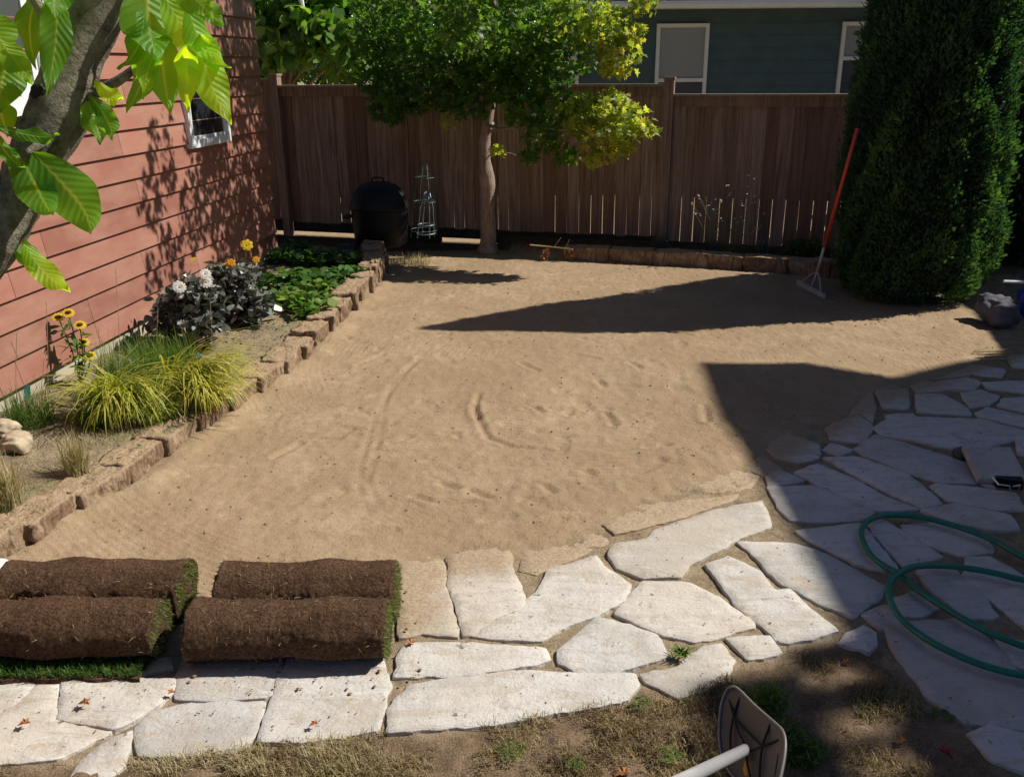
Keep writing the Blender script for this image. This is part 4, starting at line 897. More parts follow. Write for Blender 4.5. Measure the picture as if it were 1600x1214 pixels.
# ---- conifer right
def conifer(root, cx, cy, H, rad, n, seed, fin=1.0):
    prof_z = np.array([0, .06, .15, .3, .5, .62, .75, .88, 1.0]); prof_r = np.array([.72, .93, 1.0, .99, .91, .80, .60, .34, .02])
    def rr(t, th): return rad*np.interp(t, prof_z, prof_r)*(1 + .13*fbm(np.cos(th)*2.1+seed, np.sin(th)*2.1 + t*7, 3, seed) + .06*vn(np.cos(th)*5, np.sin(th)*5 + t*15, seed))
    T = np.linspace(0.03, .985, 40); A = np.linspace(0, 2*np.pi, 36, endpoint=False); TT, AA = np.meshgrid(T, A, indexing='ij')
    r = rr(TT, AA)*.84 - .02
    V = np.stack([cx + .13*TT + r*np.cos(AA), cy + r*np.sin(AA), TT*H], -1).reshape(-1, 3); ii = np.arange(40*36).reshape(40, 36); jj = np.roll(ii, -1, 1)
    F = [tuple(q) for q in np.stack([ii[:-1].ravel(), jj[:-1].ravel(), jj[1:].ravel(), ii[1:].ravel()], 1)] + [tuple(ii[-1])]
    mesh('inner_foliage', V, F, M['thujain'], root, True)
    z = rg.uniform(0.01, 1, int(n*2.2)); k = rg.uniform(0, 1, len(z)) < np.interp(z, prof_z, prof_r)*.98 + .02; z = z[k][:n]; m = len(z)
    th = rg.uniform(0, 2*np.pi, m); clump = fbm(np.cos(th)*4+seed, np.sin(th)*4 + z*16, 3, seed+5)
    r = rr(z, th)*(.90 + .10*clump + rg.uniform(-.07, .05, m) + .10*rg.uniform(0, 1, m)**9)
    C = np.stack([cx + .13*z + r*np.cos(th), cy + r*np.sin(th), z*H], 1)
    out = np.stack([np.cos(th), np.sin(th), 0*th], 1)
    x = out*rg.uniform(.3, 1.0, m)[:, None] + np.array([0, 0, 1.])*rg.uniform(.2, 1.3, m)[:, None] + rg.normal(0, .35, (m, 3)); x /= np.linalg.norm(x, axis=1)[:, None]
    zz = rg.normal(size=(m, 3)) + out*.3; zz -= x*np.sum(zz*x, 1)[:, None]; zz /= np.linalg.norm(zz, axis=1)[:, None]
    Vl, Fl, Tl = leaves(C, .062*fin, SPRAY, np.clip(.45 + .35*clump + rg.normal(0, .15, m), 0, 1), (x, np.cross(zz, x), zz))
    mesh('crown', Vl, Fl, M['thuja'], root, False, Tl)
    mb = MB(); mb.tube([(cx, cy, -.02), (cx, cy, H*.5), (cx, cy, H*.9)], [.09, .06, .02], 8); mb.build('trunk', M['bark'], root, True)
tj = empty('arborvitae', (3.42, 7.55, 0), 'tall dense dark green conifer with the rake leaning on it', 'tree')
conifer(tj, 3.39, 7.55, 4.27, .62, 80000, 3, .66)
tj2 = empty('arborvitae', (5.05, 8.75, 0), 'second conifer partly cut off by the right picture edge', 'tree')
conifer(tj2, 5.0, 8.6, 4.0, .55, 9000, 6, 1.2)

# ---- trees behind the fence
def bgtree(name, x, y, h, clusters, size, tmpl, label, droop=1.2, mat='bgleaf', flat=.3):
    t = empty(name, (x, y, -.05), label, 'tree', None)
    mb = MB(); P = [(x, y, -.05), (x+.05, y, h*.3), (x-.03, y, h*.6), (x, y, h*.9)]; mb.tube(spline(P, 4), np.linspace(.11, .03, 13), 9, bump=.05)
    for c in clusters[:10]:
        mq = MB(); limb(mq, (x, y, min(c[0][2], h)*.7), c[0], .03, .01); mq.build('branch', M['bark'], t, True)
    mb.build('trunk', M['bark'], t, True); crown('crown', clusters, size, tmpl, M[mat], t, droop, flat, .2); return t
cs = []
for (px, py, Y, r, n) in [(420, 40, 12.6, .42, 150), (470, 60, 12.4, .42, 150), (520, 50, 12.5, .42, 150), (430, 0, 12.7, .5, 160), (500, -10, 12.6, .5, 160), (415, 100, 12.8, .3, 70), (480, 30, 12.2, .3, 90), (540, 90, 12.8, .35, 90), (400, 120, 12.6, .2, 35), (560, 20, 12.8, .4, 110)]:
    cs.append((at(px, py, Y), np.array([r, r, r*.8]), n*1.3, .25, 1))
for (x, y, z) in [(-3.2, 12.8, 3.4), (-2.4, 12.8, 3.6), (-2.8, 13, 4.3), (-1.9, 13, 3.3)]: cs.append((np.array([x, y, z]), np.array([.6, .6, .5]), 90, .2, .9))
bgtree('magnolia_tree', -3.0, 12.7, 3.6, cs, .19, BROAD, 'broad leaved tree with large drooping leaves behind the fence at the left', 1.8)
cs = []
for (px, py, Y, r, n) in [(585, 30, 13.2, .6, 750), (640, 60, 13.4, .6, 750), (560, 90, 13.2, .42, 420), (620, 110, 13.3, .4, 420), (700, 90, 13.6, .55, 600), (590, -20, 13.4, .6, 600), (680, 10, 13.5, .6, 600), (540, 120, 13.2, .25, 200), (480, 110, 13.4, .3, 260)]:
    cs.append((at(px, py, Y), np.array([r, r, r*.8]), n*1.2, 0, .8))
for (x, y, z) in [(-2, 13.8, 3.2), (-1.2, 14.2, 3.3)]: cs.append((np.array([x, y, z]), np.array([.8, .6, .5]), 420, 0, .7))
bgtree('laurel_tree', -1.6, 13.5, 3.8, cs, .085, LEAF, 'small leaved green tree behind the fence left of the maple', .6)
cs = []
for (px, py, Y, r, n) in [(760, 60, 13.9, .7, 700), (830, 80, 13.9, .6, 600), (800, 10, 14, .7, 700), (870, 30, 14, .55, 500), (740, 130, 13.8, .5, 450), (850, 130, 13.8, .45, 400), (800, 130, 13.8, .45, 400)]:
    cs.append((at(px, py, Y), np.array([r, r, r*.8]), n*1.2, 0, .7))
for (x, y, z) in [(0, 14.3, 3.3), (.6, 14.3, 3.2)]: cs.append((np.array([x, y, z]), np.array([.8, .6, .5]), 420, 0, .6))
bgtree('laurel_tree', .1, 13.9, 3.8, cs, .085, LEAF, 'dark leafy tree behind the fence directly behind the maple', .6)
# far trees as dense dark masses
for i, (x, y, r, lab) in enumerate([(-7.5, 19, 2.6, 'far dark tree behind the red house corner'), (-4, 20, 2.7, 'far dark tree behind the broad leaved tree'), (-.8, 21, 2.7, 'far dark tree left of the green house'), (3.0, 31, 3.2, 'far tree behind the green house'), (9, 32, 3.2, 'far tree at the right behind the green house'), (14.5, 12.5, 2.8, 'far tree right of the conifers'), (8.2, 10.5, 1.7, 'dark bushy tree beyond the right hand conifer')]):
    cs = []
    for k in range(16):
        a = rnd.uniform(0, 6.28); rr_ = rnd.uniform(0, r*.75); z = rnd.uniform(.7, r*2.2)
        cs.append((np.array([x+rr_*math.cos(a), y+rr_*math.sin(a), z]), np.array([1, 1, .85])*r*.45, 620, 0, .6))
    bgtree('leafy_tree', x, y, r*1.8, cs, .22, LEAF, lab, .5)
# pale pole-like thing above the fence, small
p = at(467, 0, 12.0); mb = MB(); mb.tube([at(455, -60, 12), at(466, -15, 12), at(474, 14, 12)], [.05, .05, .02], 8)
tag(mb.build('tarp_corner', M['gutter']), 'pale blue grey pointed flap among the broad leaves at the top', 'tarp')

# ---- magnolia in the left foreground
D0 = 1.75
mag = empty('magnolia', (-1.35, 1.0, 0), 'thick grey magnolia limb with large hanging leaves in the left foreground', 'tree')
tw = [(-420, 1400), (-330, 900), (-230, 640), (-120, 500), (-28, 400), (13, 340), (37, 290), (60, 240), (95, 170), (119, 91), (153, 20), (195, -70), (260, -180), (350, -300)]
dd = [2.1, 1.95, 1.85, 1.8] + [D0]*8 + [1.8, 1.9]
TP = [atd(a, b, d) for (a, b), d in zip(tw, dd)]; TP[0][2] = min(TP[0][2], .3)
TS = spline(TP, 6); rad = np.interp(np.linspace(0, 1, len(TS)), np.linspace(0, 1, len(tw)), [.075, .065, .055, .050, .043, .040, .040, .043, .050, .042, .042, .040, .035, .03])
mb = MB(); mb.tube(TS, rad, 22, bump=.035)
def mp(px, py, d=D0): return atd(px, py, d)
mb.build('trunk', M['magbark'], mag, True)
mb = MB()
for P in ([(75, 185, D0), (30, 190, 1.8), (-30, 205, 1.85)], [(128, 152, D0), (165, 138, 1.72), (205, 112, 1.7), (240, 75, 1.7)], [(150, -10, D0), (215, -40, 1.72), (270, -15, 1.68), (300, 5, 1.66)], [(130, 165, D0), (142, 152, 1.72), (150, 146, 1.7)], [(80, 200, D0), (62, 225, 1.7), (40, 240, 1.68)], [(28, 350, 1.78), (38, 366, 1.75)], [(95, 60, D0), (60, 10, 1.7), (30, -40, 1.7)]):
    P = spline([mp(*p) for p in P], 4); mb = MB(); mb.tube(P, np.linspace(.012, .0045, len(P)), 9); mb.build('branch', M['magbark'], mag, True)
for (px, py) in ((95, 52), (58, 142)):
    mb = MB()
    for _ in range(16): q = mp(px + rnd.uniform(-9, 9), py + rnd.uniform(-8, 8), D0-.05); mb.lathe(q, [(.001, -.006), (.005, -.003), (.006, 0), (.004, .004), (.001, .006)], 6)
    mb.build('seed_cluster', M['rib'], mag, True)
big = []
def bigleaf(b, t, wpx, d0, d1, tint, bend=.12, twist=.3, cup=.25):
    """blade surface between base pixel b and tip pixel t at real distances d0,d1"""
    A = mp(*b, d0); B = mp(*t, d1); ax = B-A; L = np.linalg.norm(ax); ax /= L; view = (A+B)/2 - np.array([0, 0, CH]); view /= np.linalg.norm(view)
    s = np.cross(ax, view); s /= np.linalg.norm(s); nn = np.cross(s, ax)
    Wd = wpx/FPX*np.linalg.norm((A+B)/2 - [0, 0, CH])
    ca, sa = math.cos(twist), math.sin(twist); s, nn = s*ca + nn*sa, nn*ca - s*sa
    m, q = 20, 12; Wd *= 1.08; twist *= .55; cup *= .5; V = []; ve = []; sd = []
    for i in range(m+1):
        t_ = i/m; wdt = Wd/2*(math.sin(math.pi*t_**.80)**.85)*(1 - .55*t_**4)*1.05 + .0004
        if i == m: wdt = .0004
        c = A + ax*L*t_ + nn*(bend*L*math.sin(math.pi*t_)) + s*(.05*L*math.sin(t_*3.1+b[0]))
        for j in range(-q//2, q//2+1):
            f = j/(q/2); ripple = .006*math.sin(t_*13+b[1])*abs(f)**2
            V.append(c + s*f*wdt + nn*(cup*wdt*abs(f)**1.3 + ripple)); ve.append(abs(f)); sd.append(t_*1.0 + abs(f)*-.16)
    F = [(i*(q+1)+j, i*(q+1)+j+1, (i+1)*(q+1)+j+1, (i+1)*(q+1)+j) for i in range(m) for j in range(q)]
    big.append((np.array(V), F, tint, ve, sd))
LV = [((222,-30),(256,96),66,1.70,1.62,.5,.10,.3),((226,20),(186,110),36,1.66,1.66,.25,-.1,.9),((232,50),(194,176),34,1.68,1.70,.35,.08,-.5),((240,70),(229,157),26,1.64,1.66,.7,.1,.5),((262,55),(259,178),50,1.66,1.66,.45,.1,.2),((292,70),(294,178),32,1.62,1.66,.8,.1,-.4),
 ((262,-10),(345,104),44,1.68,1.6,.9,.15,.3),((292,10),(362,108),38,1.66,1.62,.6,.18,.5),((318,55),(357,197),46,1.64,1.6,.8,.12,.2),((296,60),(342,172),42,1.66,1.64,.75,.1,-.2),((146,131),(196,154),22,1.70,1.64,.9,.15,.6),((138,158),(157,226),32,1.70,1.68,.3,.06,.4),((144,150),(174,222),26,1.70,1.66,.2,.15,-.3),
 ((14,236),(92,334),50,1.72,1.60,.3,.12,.2),((56,236),(138,370),60,1.68,1.55,.35,.16,-.2),((36,364),(52,427),26,1.74,1.70,.3,.1,.3),((42,376),(105,460),30,1.72,1.64,.85,.16,.2),((88,-20),(72,152),36,1.68,1.66,.3,.06,.2),((60,-10),(56,110),30,1.8,1.8,.2,.1,.5),((-6,58),(52,130),30,1.7,1.66,.7,.16,.3),((8,80),(2,182),52,1.72,1.7,.35,.1,.2),((0,200),(94,212),20,1.68,1.62,.15,.18,.6),
 ((-10,212),(42,264),20,1.7,1.66,.3,.1,.4),((98,-50),(84,28),44,1.66,1.62,.25,.1,.2),((250,-20),(300,40),40,1.72,1.7,.3,.1,-.4),((180,-30),(236,28),34,1.74,1.7,.4,.1,.4),((-20,120),(30,150),40,1.78,1.74,.3,.1,.4),((268,60),(282,120),26,1.7,1.7,1.0,.05,.9),((230,60),(236,112),20,1.72,1.72,.99,.05,.2),((-30,20),(20,95),44,1.76,1.72,.5,.1,0),((-12,150),(14,215),34,1.76,1.74,.3,.1,.2),((276,-30),(332,30),40,1.6,1.58,.7,.15,.1),((305,-10),(350,40),34,1.7,1.68,.4,.1,.3)]
for l in LV: bigleaf(*l[:3], *([l[3]-.15, l[4]-.15] if l[0][0] > 200 else l[3:5]), *l[5:])
# crown above the picture (real leaves, only their shade is seen)
for k in range(24):
    px = rnd.uniform(-400, 120); py = rnd.uniform(-420, -70); L_ = rnd.uniform(90, 150); d = rnd.uniform(1.6, 2.3)
    bigleaf((px, py), (px + rnd.uniform(-70, 90), py + L_*.6), rnd.uniform(34, 60), d, d-.1, rnd.uniform(.2, .9), .1, rnd.uniform(-1, 1))
V = np.concatenate([b[0] for b in big]); F = []; T = []; n0 = 0
for b in big:
    F += [tuple(a+n0 for a in f) for f in b[1]]; T.append(np.full(len(b[0]), b[2])); n0 += len(b[0])
mesh('crown', V, F, M['mag'], mag, True, np.concatenate(T), dict(vein=np.concatenate([b[3] for b in big]), side=np.concatenate([b[4] for b in big])))

# ================================================================== PLANTS
def tuft(name, c, n, r, ln, wd_, lean, mat, label, cat='grass tuft', t=(0, 1), group=None, dirs=None, seg=5, sub='blades'):
    root = empty(name, c, label, cat, group)
    a = rg.uniform(0, 2*np.pi, n) if dirs is None else rg.normal(dirs[0], dirs[1], n); q = r*np.sqrt(rg.uniform(0, 1, n)); b = rg.uniform(0, 2*np.pi, n)
    base = np.array(c) + np.stack([q*np.cos(b), q*np.sin(b), 0*q - .01], 1)
    V, F, T = blades(base, ln*rg.uniform(.35, 1.15, n), wd_*rg.uniform(.6, 1.2, n), rg.uniform(lean[0], lean[1], n), rg.uniform(t[0], t[1], n), seg, a)
    V[:, 2] = np.maximum(V[:, 2], .03)
    mesh(sub, V, F, mat, root, False, T); return root
def bg_(px, py): q = G(px, py, .13); q[2] = float(bedz(q[0], q[1])); return q
tuft('ornamental_grass', bg_(215, 618), 900, .20, .34, .004, (.2, 1.3), M['blade'], 'fine upright green grass clump behind the golden one', 'ornamental grass', (.1, .8))
tuft('ornamental_grass', bg_(270, 590), 500, .16, .28, .004, (.2, 1.2), M['blade'], 'feathery green grass below the dark leaved dahlia', 'ornamental grass', (.0, .7))
tuft('golden_grass', bg_(190, 648), 420, .11, .52, .012, (1.5, 3.0), M['gold'], 'yellow green strappy grass hanging down over the bed edge', 'ornamental grass', (.1, .85), dirs=(-1.2, 1.0))
tuft('golden_grass', bg_(292, 618), 460, .12, .58, .011, (1.5, 2.7), M['gold'], 'golden strappy grass arching right over the edging blocks', 'ornamental grass', (.3, 1), dirs=(-.35, .6))
for (px, py, n_, lb) in ((205, 655, 150, 'withered brown blades under the front golden grass'), (300, 628, 170, 'withered brown blades under the arching golden grass')):
    tuft('dry_tuft', bg_(px, py), n_, .14, .30, .006, (1.4, 3.0), M['straw'], lb, t=(0, .7))
tuft('golden_grass', bg_(322, 632), 260, .08, .44, .010, (1.4, 2.8), M['gold'], 'smallest golden grass clump spilling over the edging onto the soil', 'ornamental grass', (.2, 1), dirs=(-.5, .9))
tuft('green_tuft', bg_(240, 655), 260, .10, .30, .006, (1.0, 2.6), M['gold'], 'greener arching tuft between the golden grass clumps', 'ornamental grass', (0, .4))
tuft('moss_tuft', bg_(22, 800), 700, .11, .03, .003, (.3, 2.), M['turf'], 'low mossy grass patch beside the edging near the sod rolls', 'moss', (.3, 1))
tuft('straw_tuft', bg_(120, 735), 320, .05, .21, .0035, (.1, 1.5), M['straw'], 'pale dry tuft in front of the golden grass', t=(0, 1))
tuft('straw_tuft', bg_(12, 790), 380, .06, .24, .0035, (.1, 1.4), M['straw'], 'pale dry tuft cut by the left picture edge', t=(0, 1))
tuft('sedge', bg_(50, 670), 360, .12, .22, .003, (.1, 1.1), M['blade'], 'dark thin sedge with bare stalks next to the tan rock', 'sedge', (0, .35))
tuft('green_tuft', bg_(150, 665), 300, .1, .2, .004, (.3, 1.6), M['blade'], 'low green tuft in the shade of the strappy grass', t=(0, .3))
for i, (px, py) in enumerate([(1030, 392), (1114, 398), (1190, 402)]):
    c = G(px, py, .11); tuft('blue_fescue', c, 420, .06, .22, .0028, (.2, 1.5), M['fescue'], 'blue grey fescue tuft along the fence, ' + ['left of three', 'middle of three', 'right of three'][i], 'grass tuft', group='fescue tufts along the fence')
c = G(585, 402, .02)
tuft('dry_tuft', G(640, 412, .03), 500, .22, .10, .003, (.2, 1.6), M['straw'], 'sunlit dry grass fringe below the black smoker', t=(.3, 1))
n = 2600; y_ = rg.uniform(2.6, 8.2, n); u_ = rg.uniform(.03, .93, n); x_ = wx(y_)*(1-u_) + ex(y_)*u_
b = np.stack([x_, y_, bedz(x_, y_)], 1); V, F, T = blades(b, rg.uniform(.01, .05, n), .0022, rg.uniform(.8, 2.8, n), rg.beta(1.5, 1.5, n), 3)
o = mesh('bed_litter', V, F, M['dry'], None, False, T); tag(o, 'dead stalks and leaf litter on the soil of the left bed', 'plant litter', None, 'stuff')
n = 2600; y_ = rg.uniform(2.6, 8.6, n); u_ = rg.uniform(.05, .95, n); k_ = rg.uniform(-.2, 1, n) < vn(y_*2.6, u_*4, 91); y_ = y_[k_]; u_ = u_[k_]; x_ = wx(y_)*(1-u_) + ex(y_)*u_
C = np.stack([x_, y_, bedz(x_, y_) + rg.uniform(.003, .035, len(x_))], 1); V, F, T = leaves(C, .026, LEAF, rg.uniform(.2, 1, len(C)), rot_frames(len(C), .2, 1.))
o = mesh('bed_weeds', V, F, M['herb'], None, False, T); tag(o, 'tiny green seedlings scattered over the left bed', 'weeds', None, 'stuff')
# seed stalks
mb = MB(); r_ = empty('seed_stalks', bg_(70, 660), 'thin dry stalks with tiny pale heads by the red wall', 'plant')
for (a, b, h) in ((78, 640, 470), (65, 670, 560), (160, 590, 510), (245, 590, 480), (30, 660, 520), (185, 640, 420), (330, 560, 470)):
    g = bg_(a, b); Y = g[1]; tp_ = at(a + rnd.uniform(-8, 8), h, Y); mb = MB(); mb.tube(spline([g, (g+tp_)/2 + [rnd.uniform(-.02, .02), 0, 0], tp_], 4), .0018, 5); mb.build('stem', M['drystem'], r_)
# flower helper
def flower(par, c, r, n, mat, core=.3, face=None, name='flower'):
    face = np.array(face if face is not None else (rnd.uniform(-.3, .5), rnd.uniform(-.9, -.3), .9)); face = face/np.linalg.norm(face)
    a = np.cross(face, [0, 0, 1.]); a /= np.linalg.norm(a); b = np.cross(face, a); mb = MB(); c = np.array(c)
    for k in range(n):
        q = 2*math.pi*k/n; d = a*math.cos(q) + b*math.sin(q); s = np.cross(face, d); w_ = r*math.pi/n*1.15
        mb.add([c + d*r*.12, c + d*r*.5 + s*w_*.8 + face*r*.1, c + d*r + s*w_*.45, c + d*r*1.04, c + d*r - s*w_*.45, c + d*r*.5 - s*w_*.8 + face*r*.1], [(0, 1, 2, 3, 4, 5)], rnd.random())
    f = mb.build(name, mat, par); mb = MB()
    mb.lathe(c - [0, 0, r*core*.3], [(r*core*.5, 0), (r*core, r*core*.4), (r*core*.8, r*core*.9), (r*core*.2, r*core*1.1)], 10); mb.build('flower_centre', M['core'] if core > .25 else M['petal_y'], f, True)
# yellow sneezeweed
g = bg_(128, 612); he = empty('yellow_daisy', g, 'upright plant with yellow drooping daisy flowers and its shadow on the red wall', 'flowering plant')
mb = MB(); heads = [(91, 496), (107, 489), (125, 508), (131, 535), (141, 556)]
for (a, b) in heads: mb.tube(spline([g, (g + at(a, b, g[1]))/2 + [.015, 0, .0], at(a, b, g[1])], 4), .0035, 6)
mb.build('stem', M['stem'], he, True)
for (a, b) in heads: flower(he, at(a, b, g[1]), .034, 11, M['petal_y'], .5, (.25, -.5, .8))
C = []; 
for (a, b) in heads[:4]:
    for t in np.linspace(.3, .92, 14): C.append(g*(1-t) + at(a, b, g[1])*t)
C = np.array(C); V, F, T = leaves(C, .085, LEAF*np.array([1, .55]), rg.uniform(.2, .9, len(C)), rot_frames(len(C), .3, .6)); mesh('foliage', V, F, M['herb'], he, False, T)
# dahlias
def bush(name, label, cat, g, clusters, size, tmpl, mat, droop=.4, flat=.5, stems=10, smat='stem'):
    b = empty(name, g, label, cat); crown('foliage', clusters, size, tmpl, mat, b, droop, flat, .15); mb = MB()
    for k in range(stems):
        c = clusters[k % len(clusters)][0] + np.array([rnd.uniform(-.05, .05), rnd.uniform(-.05, .05), 0]); mb.tube(spline([g + [rnd.uniform(-.04, .04), rnd.uniform(-.04, .04), -.02], (g+c)/2, c], 3), .005, 6)
    mb.build('stem', M[smat], b, True); return b
g = bg_(300, 548); Y = g[1]
cs = [(at(275, 470, Y+.1), (.15, .14, .09), 170, .1, 1), (at(310, 500, Y-.05), (.17, .14, .12), 220, .1, 1), (at(300, 455, Y), (.14, .12, .08), 130, .1, 1), (at(255, 505, Y+.1), (.13, .12, .10), 130, 0, .7), (at(330, 475, Y), (.12, .12, .09), 120, .1, 1), (at(300, 535, Y), (.14, .12, .08), 90, 0, .4)]
da = bush('dahlia', 'dark leaved dahlia with white flowers against the red wall', 'flowering plant', g, cs, .075, LEAF*np.array([1, 1.15]), M['dahlia'])
for (a, b, r) in ((281, 449, .040), (321, 428, .036), (322, 441, .040), (283, 462, .02)): flower(da, at(a, b, Y-.12), r, 12, M['petal_w'], .2, (.35, -.8, .6))
flower(da, at(302, 405, Y), .022, 8, M['petal_y'], .2)
g = bg_(372, 505); Y = g[1]
cs = [(at(360, 455, Y), (.20, .17, .10), 210, .1, 1), (at(395, 470, Y-.05), (.17, .14, .11), 170, .1, 1), (at(345, 490, Y), (.14, .14, .09), 110, 0, .6), (at(372, 430, Y), (.18, .14, .08), 130, .1, .9), (at(385, 495, Y-.1), (.14, .12, .08), 110, 0, .8), (at(340, 425, Y+.1), (.12, .12, .06), 70, 0, .7)]
db = bush('dahlia', 'dark bushy dahlia with yellow and orange blooms beside the low green plants', 'flowering plant', g, cs, .08, LEAF*np.array([1, 1.15]), M['dahlia'])
for (a, b, r, m_) in ((386, 383, .042, 'petal_y'), (400, 406, .026, 'petal_o'), (361, 411, .032, 'petal_o'), (352, 415, .02, 'petal_y')): flower(db, at(a, b, Y-.05), r, 7, M[m_], .22, (.3, -.8, .5))
mb = MB(); 
for (a, b) in ((386, 383), (400, 406), (361, 411)): mb.tube([at(380, 440, Y), at(a, b, Y-.05)], .003, 5)
mb.build('flower_stem', M['stem'], db)
# low green plants
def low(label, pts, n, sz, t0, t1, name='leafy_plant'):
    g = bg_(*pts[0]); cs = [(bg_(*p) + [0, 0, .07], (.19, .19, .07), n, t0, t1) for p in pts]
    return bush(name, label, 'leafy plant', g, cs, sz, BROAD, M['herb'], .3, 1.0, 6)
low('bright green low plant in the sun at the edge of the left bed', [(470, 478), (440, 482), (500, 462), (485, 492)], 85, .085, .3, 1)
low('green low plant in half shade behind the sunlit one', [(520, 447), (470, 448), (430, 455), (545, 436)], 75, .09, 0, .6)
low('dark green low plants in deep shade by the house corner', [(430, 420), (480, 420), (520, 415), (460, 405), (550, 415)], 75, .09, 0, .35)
# rear shrub + flowering stems
g = G(1256, 405, .1); bush('green_shrub', 'low dark green shrub at the foot of the fence behind the rake', 'shrub', g, [(g + [0, 0, .10], (.22, .16, .12), 420, 0, .5)], .05, LEAF, M['herb'], .2, .8)
g = G(1130, 400, .1); fs = empty('white_flower_stems', g, 'airy stems with tiny white flowers against the fence', 'flowering plant'); mb = MB(); mw = MB()
for k in range(46):
    px = rnd.choice([rnd.gauss(1105, 18), rnd.gauss(1180, 16), rnd.uniform(1068, 1210)]); py = rnd.gauss(325, 20); t_ = at(px, py, g[1] + rnd.uniform(-.1, .1)); b_ = g + [rnd.uniform(-.02, .02), 0, -.03]
    mb.tube([b_, (b_+t_)/2 + [rnd.uniform(-.03, .03), 0, .02], t_], .0014, 4)
    for q in range(rnd.randint(1, 3)):
        c = t_ + np.array([rnd.uniform(-.02, .02), rnd.uniform(-.02, .02), rnd.uniform(-.015, .015)]); mw = MB(); mw.lathe(c, [(.002, -.004), (.009, 0), (.006, .006)], 6); mw.build('flower_head', M['petal_w'], fs)
mb.build('stem', M['stem'], fs)
# fallen branch with brown leaves
g = G(860, 392, .12); fb = empty('fallen_branch', g, 'snapped branch with withered brown leaves at the foot of the fence', 'branch'); mb = MB()
mb.tube(spline([at(828, 383, g[1]), at(860, 386, g[1]), at(895, 390, g[1]-.1)], 4), .008, 6); mb.tube([at(866, 386, g[1]), at(876, 372, g[1])], .004, 5); mb.tube([at(884, 388, g[1]), at(890, 374, g[1])], .004, 5); mb.build('stem', M['drystem'], fb)
C = np.concatenate([ell(26, at(854, 398, g[1]-.05), (.05, .04, .09)), ell(14, at(888, 394, g[1]-.05), (.05, .04, .06))]); V, F, T = leaves(C, .05, LEAF, .5+0*C[:, 0], rot_frames(len(C), 2.5)); mesh('foliage', V, F, M['dropleaf'], fb, False, T)

# ---- foreground dry grass, weeds
def scatter(n, zone, x=(-2, 2), y=(1.6, 2.7), dens=None):
    P = []
    while len(P) < n:
        a = rg.uniform(*x, 5000); b = rg.uniform(*y, 5000); k = poly_sd(a, b, zone) > 0
        if dens is not None: k &= rg.uniform(0, 1, 5000) < dens(a, b)
        P += list(zip(a[k], b[k]))
    P = np.array(P[:n]); return np.concatenate([P, gz(P[:, 0], P[:, 1])[:, None]], 1)
b = scatter(15000, dirt, (-1.9, 1.6), (1.75, 2.65), lambda x, y: np.clip(.42 + .9*fbm(x*6, y*6, 2, 77) - .55*sm(x, .5, .75), .0, 1))
V, F, T = blades(b, rg.uniform(.012, .045, len(b)), .0018, rg.uniform(.3, 2.6, len(b)), np.clip(rg.beta(2, 2.2, len(b))*.85 + .25*sm(fbm(b[:, 0]*4, b[:, 1]*4, 2, 5), .2, .6), 0, 1), 3)
o = mesh('dry_grass', V, F, M['dry'], None, False, T); tag(o, 'thin dry grass and thatch on the dirt along the bottom', 'dry grass', None, 'stuff')
b = scatter(1500, [G(*p) for p in [(200, 1196), (330, 1180), (500, 1162), (590, 1156), (600, 1214), (180, 1214)]], (-1.5, 0), (1.9, 2.3), lambda x, y: np.clip(.3 + 1.2*vn(x*9, y*9, 55), 0, 1)); b[:, 2] = .0
V, F, T = blades(b, rg.uniform(.015, .06, len(b)), .0016, rg.uniform(.3, 2.6, len(b)), rg.uniform(.2, 1, len(b)), 3)
o = mesh('straw_fringe', V, F, M['straw'], None, False, T); tag(o, 'pale straw coloured grass fringe below the white stones', 'dry grass', None, 'stuff')
# thin litter in the paving joints
jz = scatter(2600, pave_zone, (-2, 4), (2., 5.5)); V, F, T = blades(jz, rg.uniform(.006, .018, len(jz)), .0016, rg.uniform(.4, 2.4, len(jz)), rg.beta(2, 2, len(jz)), 2)
o = mesh('joint_moss', V, F, M['dry'], None, False, T); tag(o, 'short dry moss and litter in the joints between flagstones', 'moss', None, 'stuff')
def gg(px, py, z=0.0): q = G(px, py, z); q[2] = float(gz(q[0], q[1])); return q
for (px, py, n, r, ln, lab) in [(1003, 1108, 160, .03, .055, 'small green tuft below the right end of the longest strip stone'), (800, 1185, 150, .04, .05, 'faint green tuft in the dry grass at the bottom centre'), (1045, 1190, 120, .035, .05, 'faint green tuft just left of the metal pole'), (900, 1205, 90, .03, .045, 'tiny green tuft between the two larger ones at the bottom')]:
    tuft('grass_tuft', gg(px, py), n, r, ln, .0025, (.1, 1.3), M['turf'], lab, 'grass tuft', (.2, 1))
def feathery(px, py, h, lab, n):
    g = gg(px, py); r = empty('weed', g, lab, 'weed'); C = ell(n, g + [0, 0, h*.45], (.07, .05, h*.5), .0); x, y, z = rot_frames(n, -.6)
    V, F, T = leaves(C, .024, LEAF*np.array([1, .35]), rg.uniform(.2, 1, n), (x, y, z)); mesh('foliage', V, F, M['herb'], r, False, T)
    mb = MB(); mb.tube([g - [0, 0, .01], g + [0, 0, h]], .002, 5); mb.build('stem', M['stem'], r)
feathery(1198, 1118, .11, 'feathery pale green weed behind the ribbed plate', 800); feathery(1250, 1185, .09, 'dark feathery weed at the bottom right of the ribbed plate', 900); feathery(1225, 1160, .07, 'low dark weed touching the right rim of the ribbed plate', 500)
g = gg(1470, 1122); mb = MB(); r = empty('clover', g, 'small round leaved seedling beside the largest shaded flagstone', 'weed')
for (dx, dy) in ((-.02, 0), (.015, .012), (.005, -.02), (.025, -.012), (-.01, .02)): mb.lathe(g + [dx, dy, .015], [(.012, 0), (.010, .002), (.001, .003)], 10)
mb.build('foliage', M['herb'], r, True)
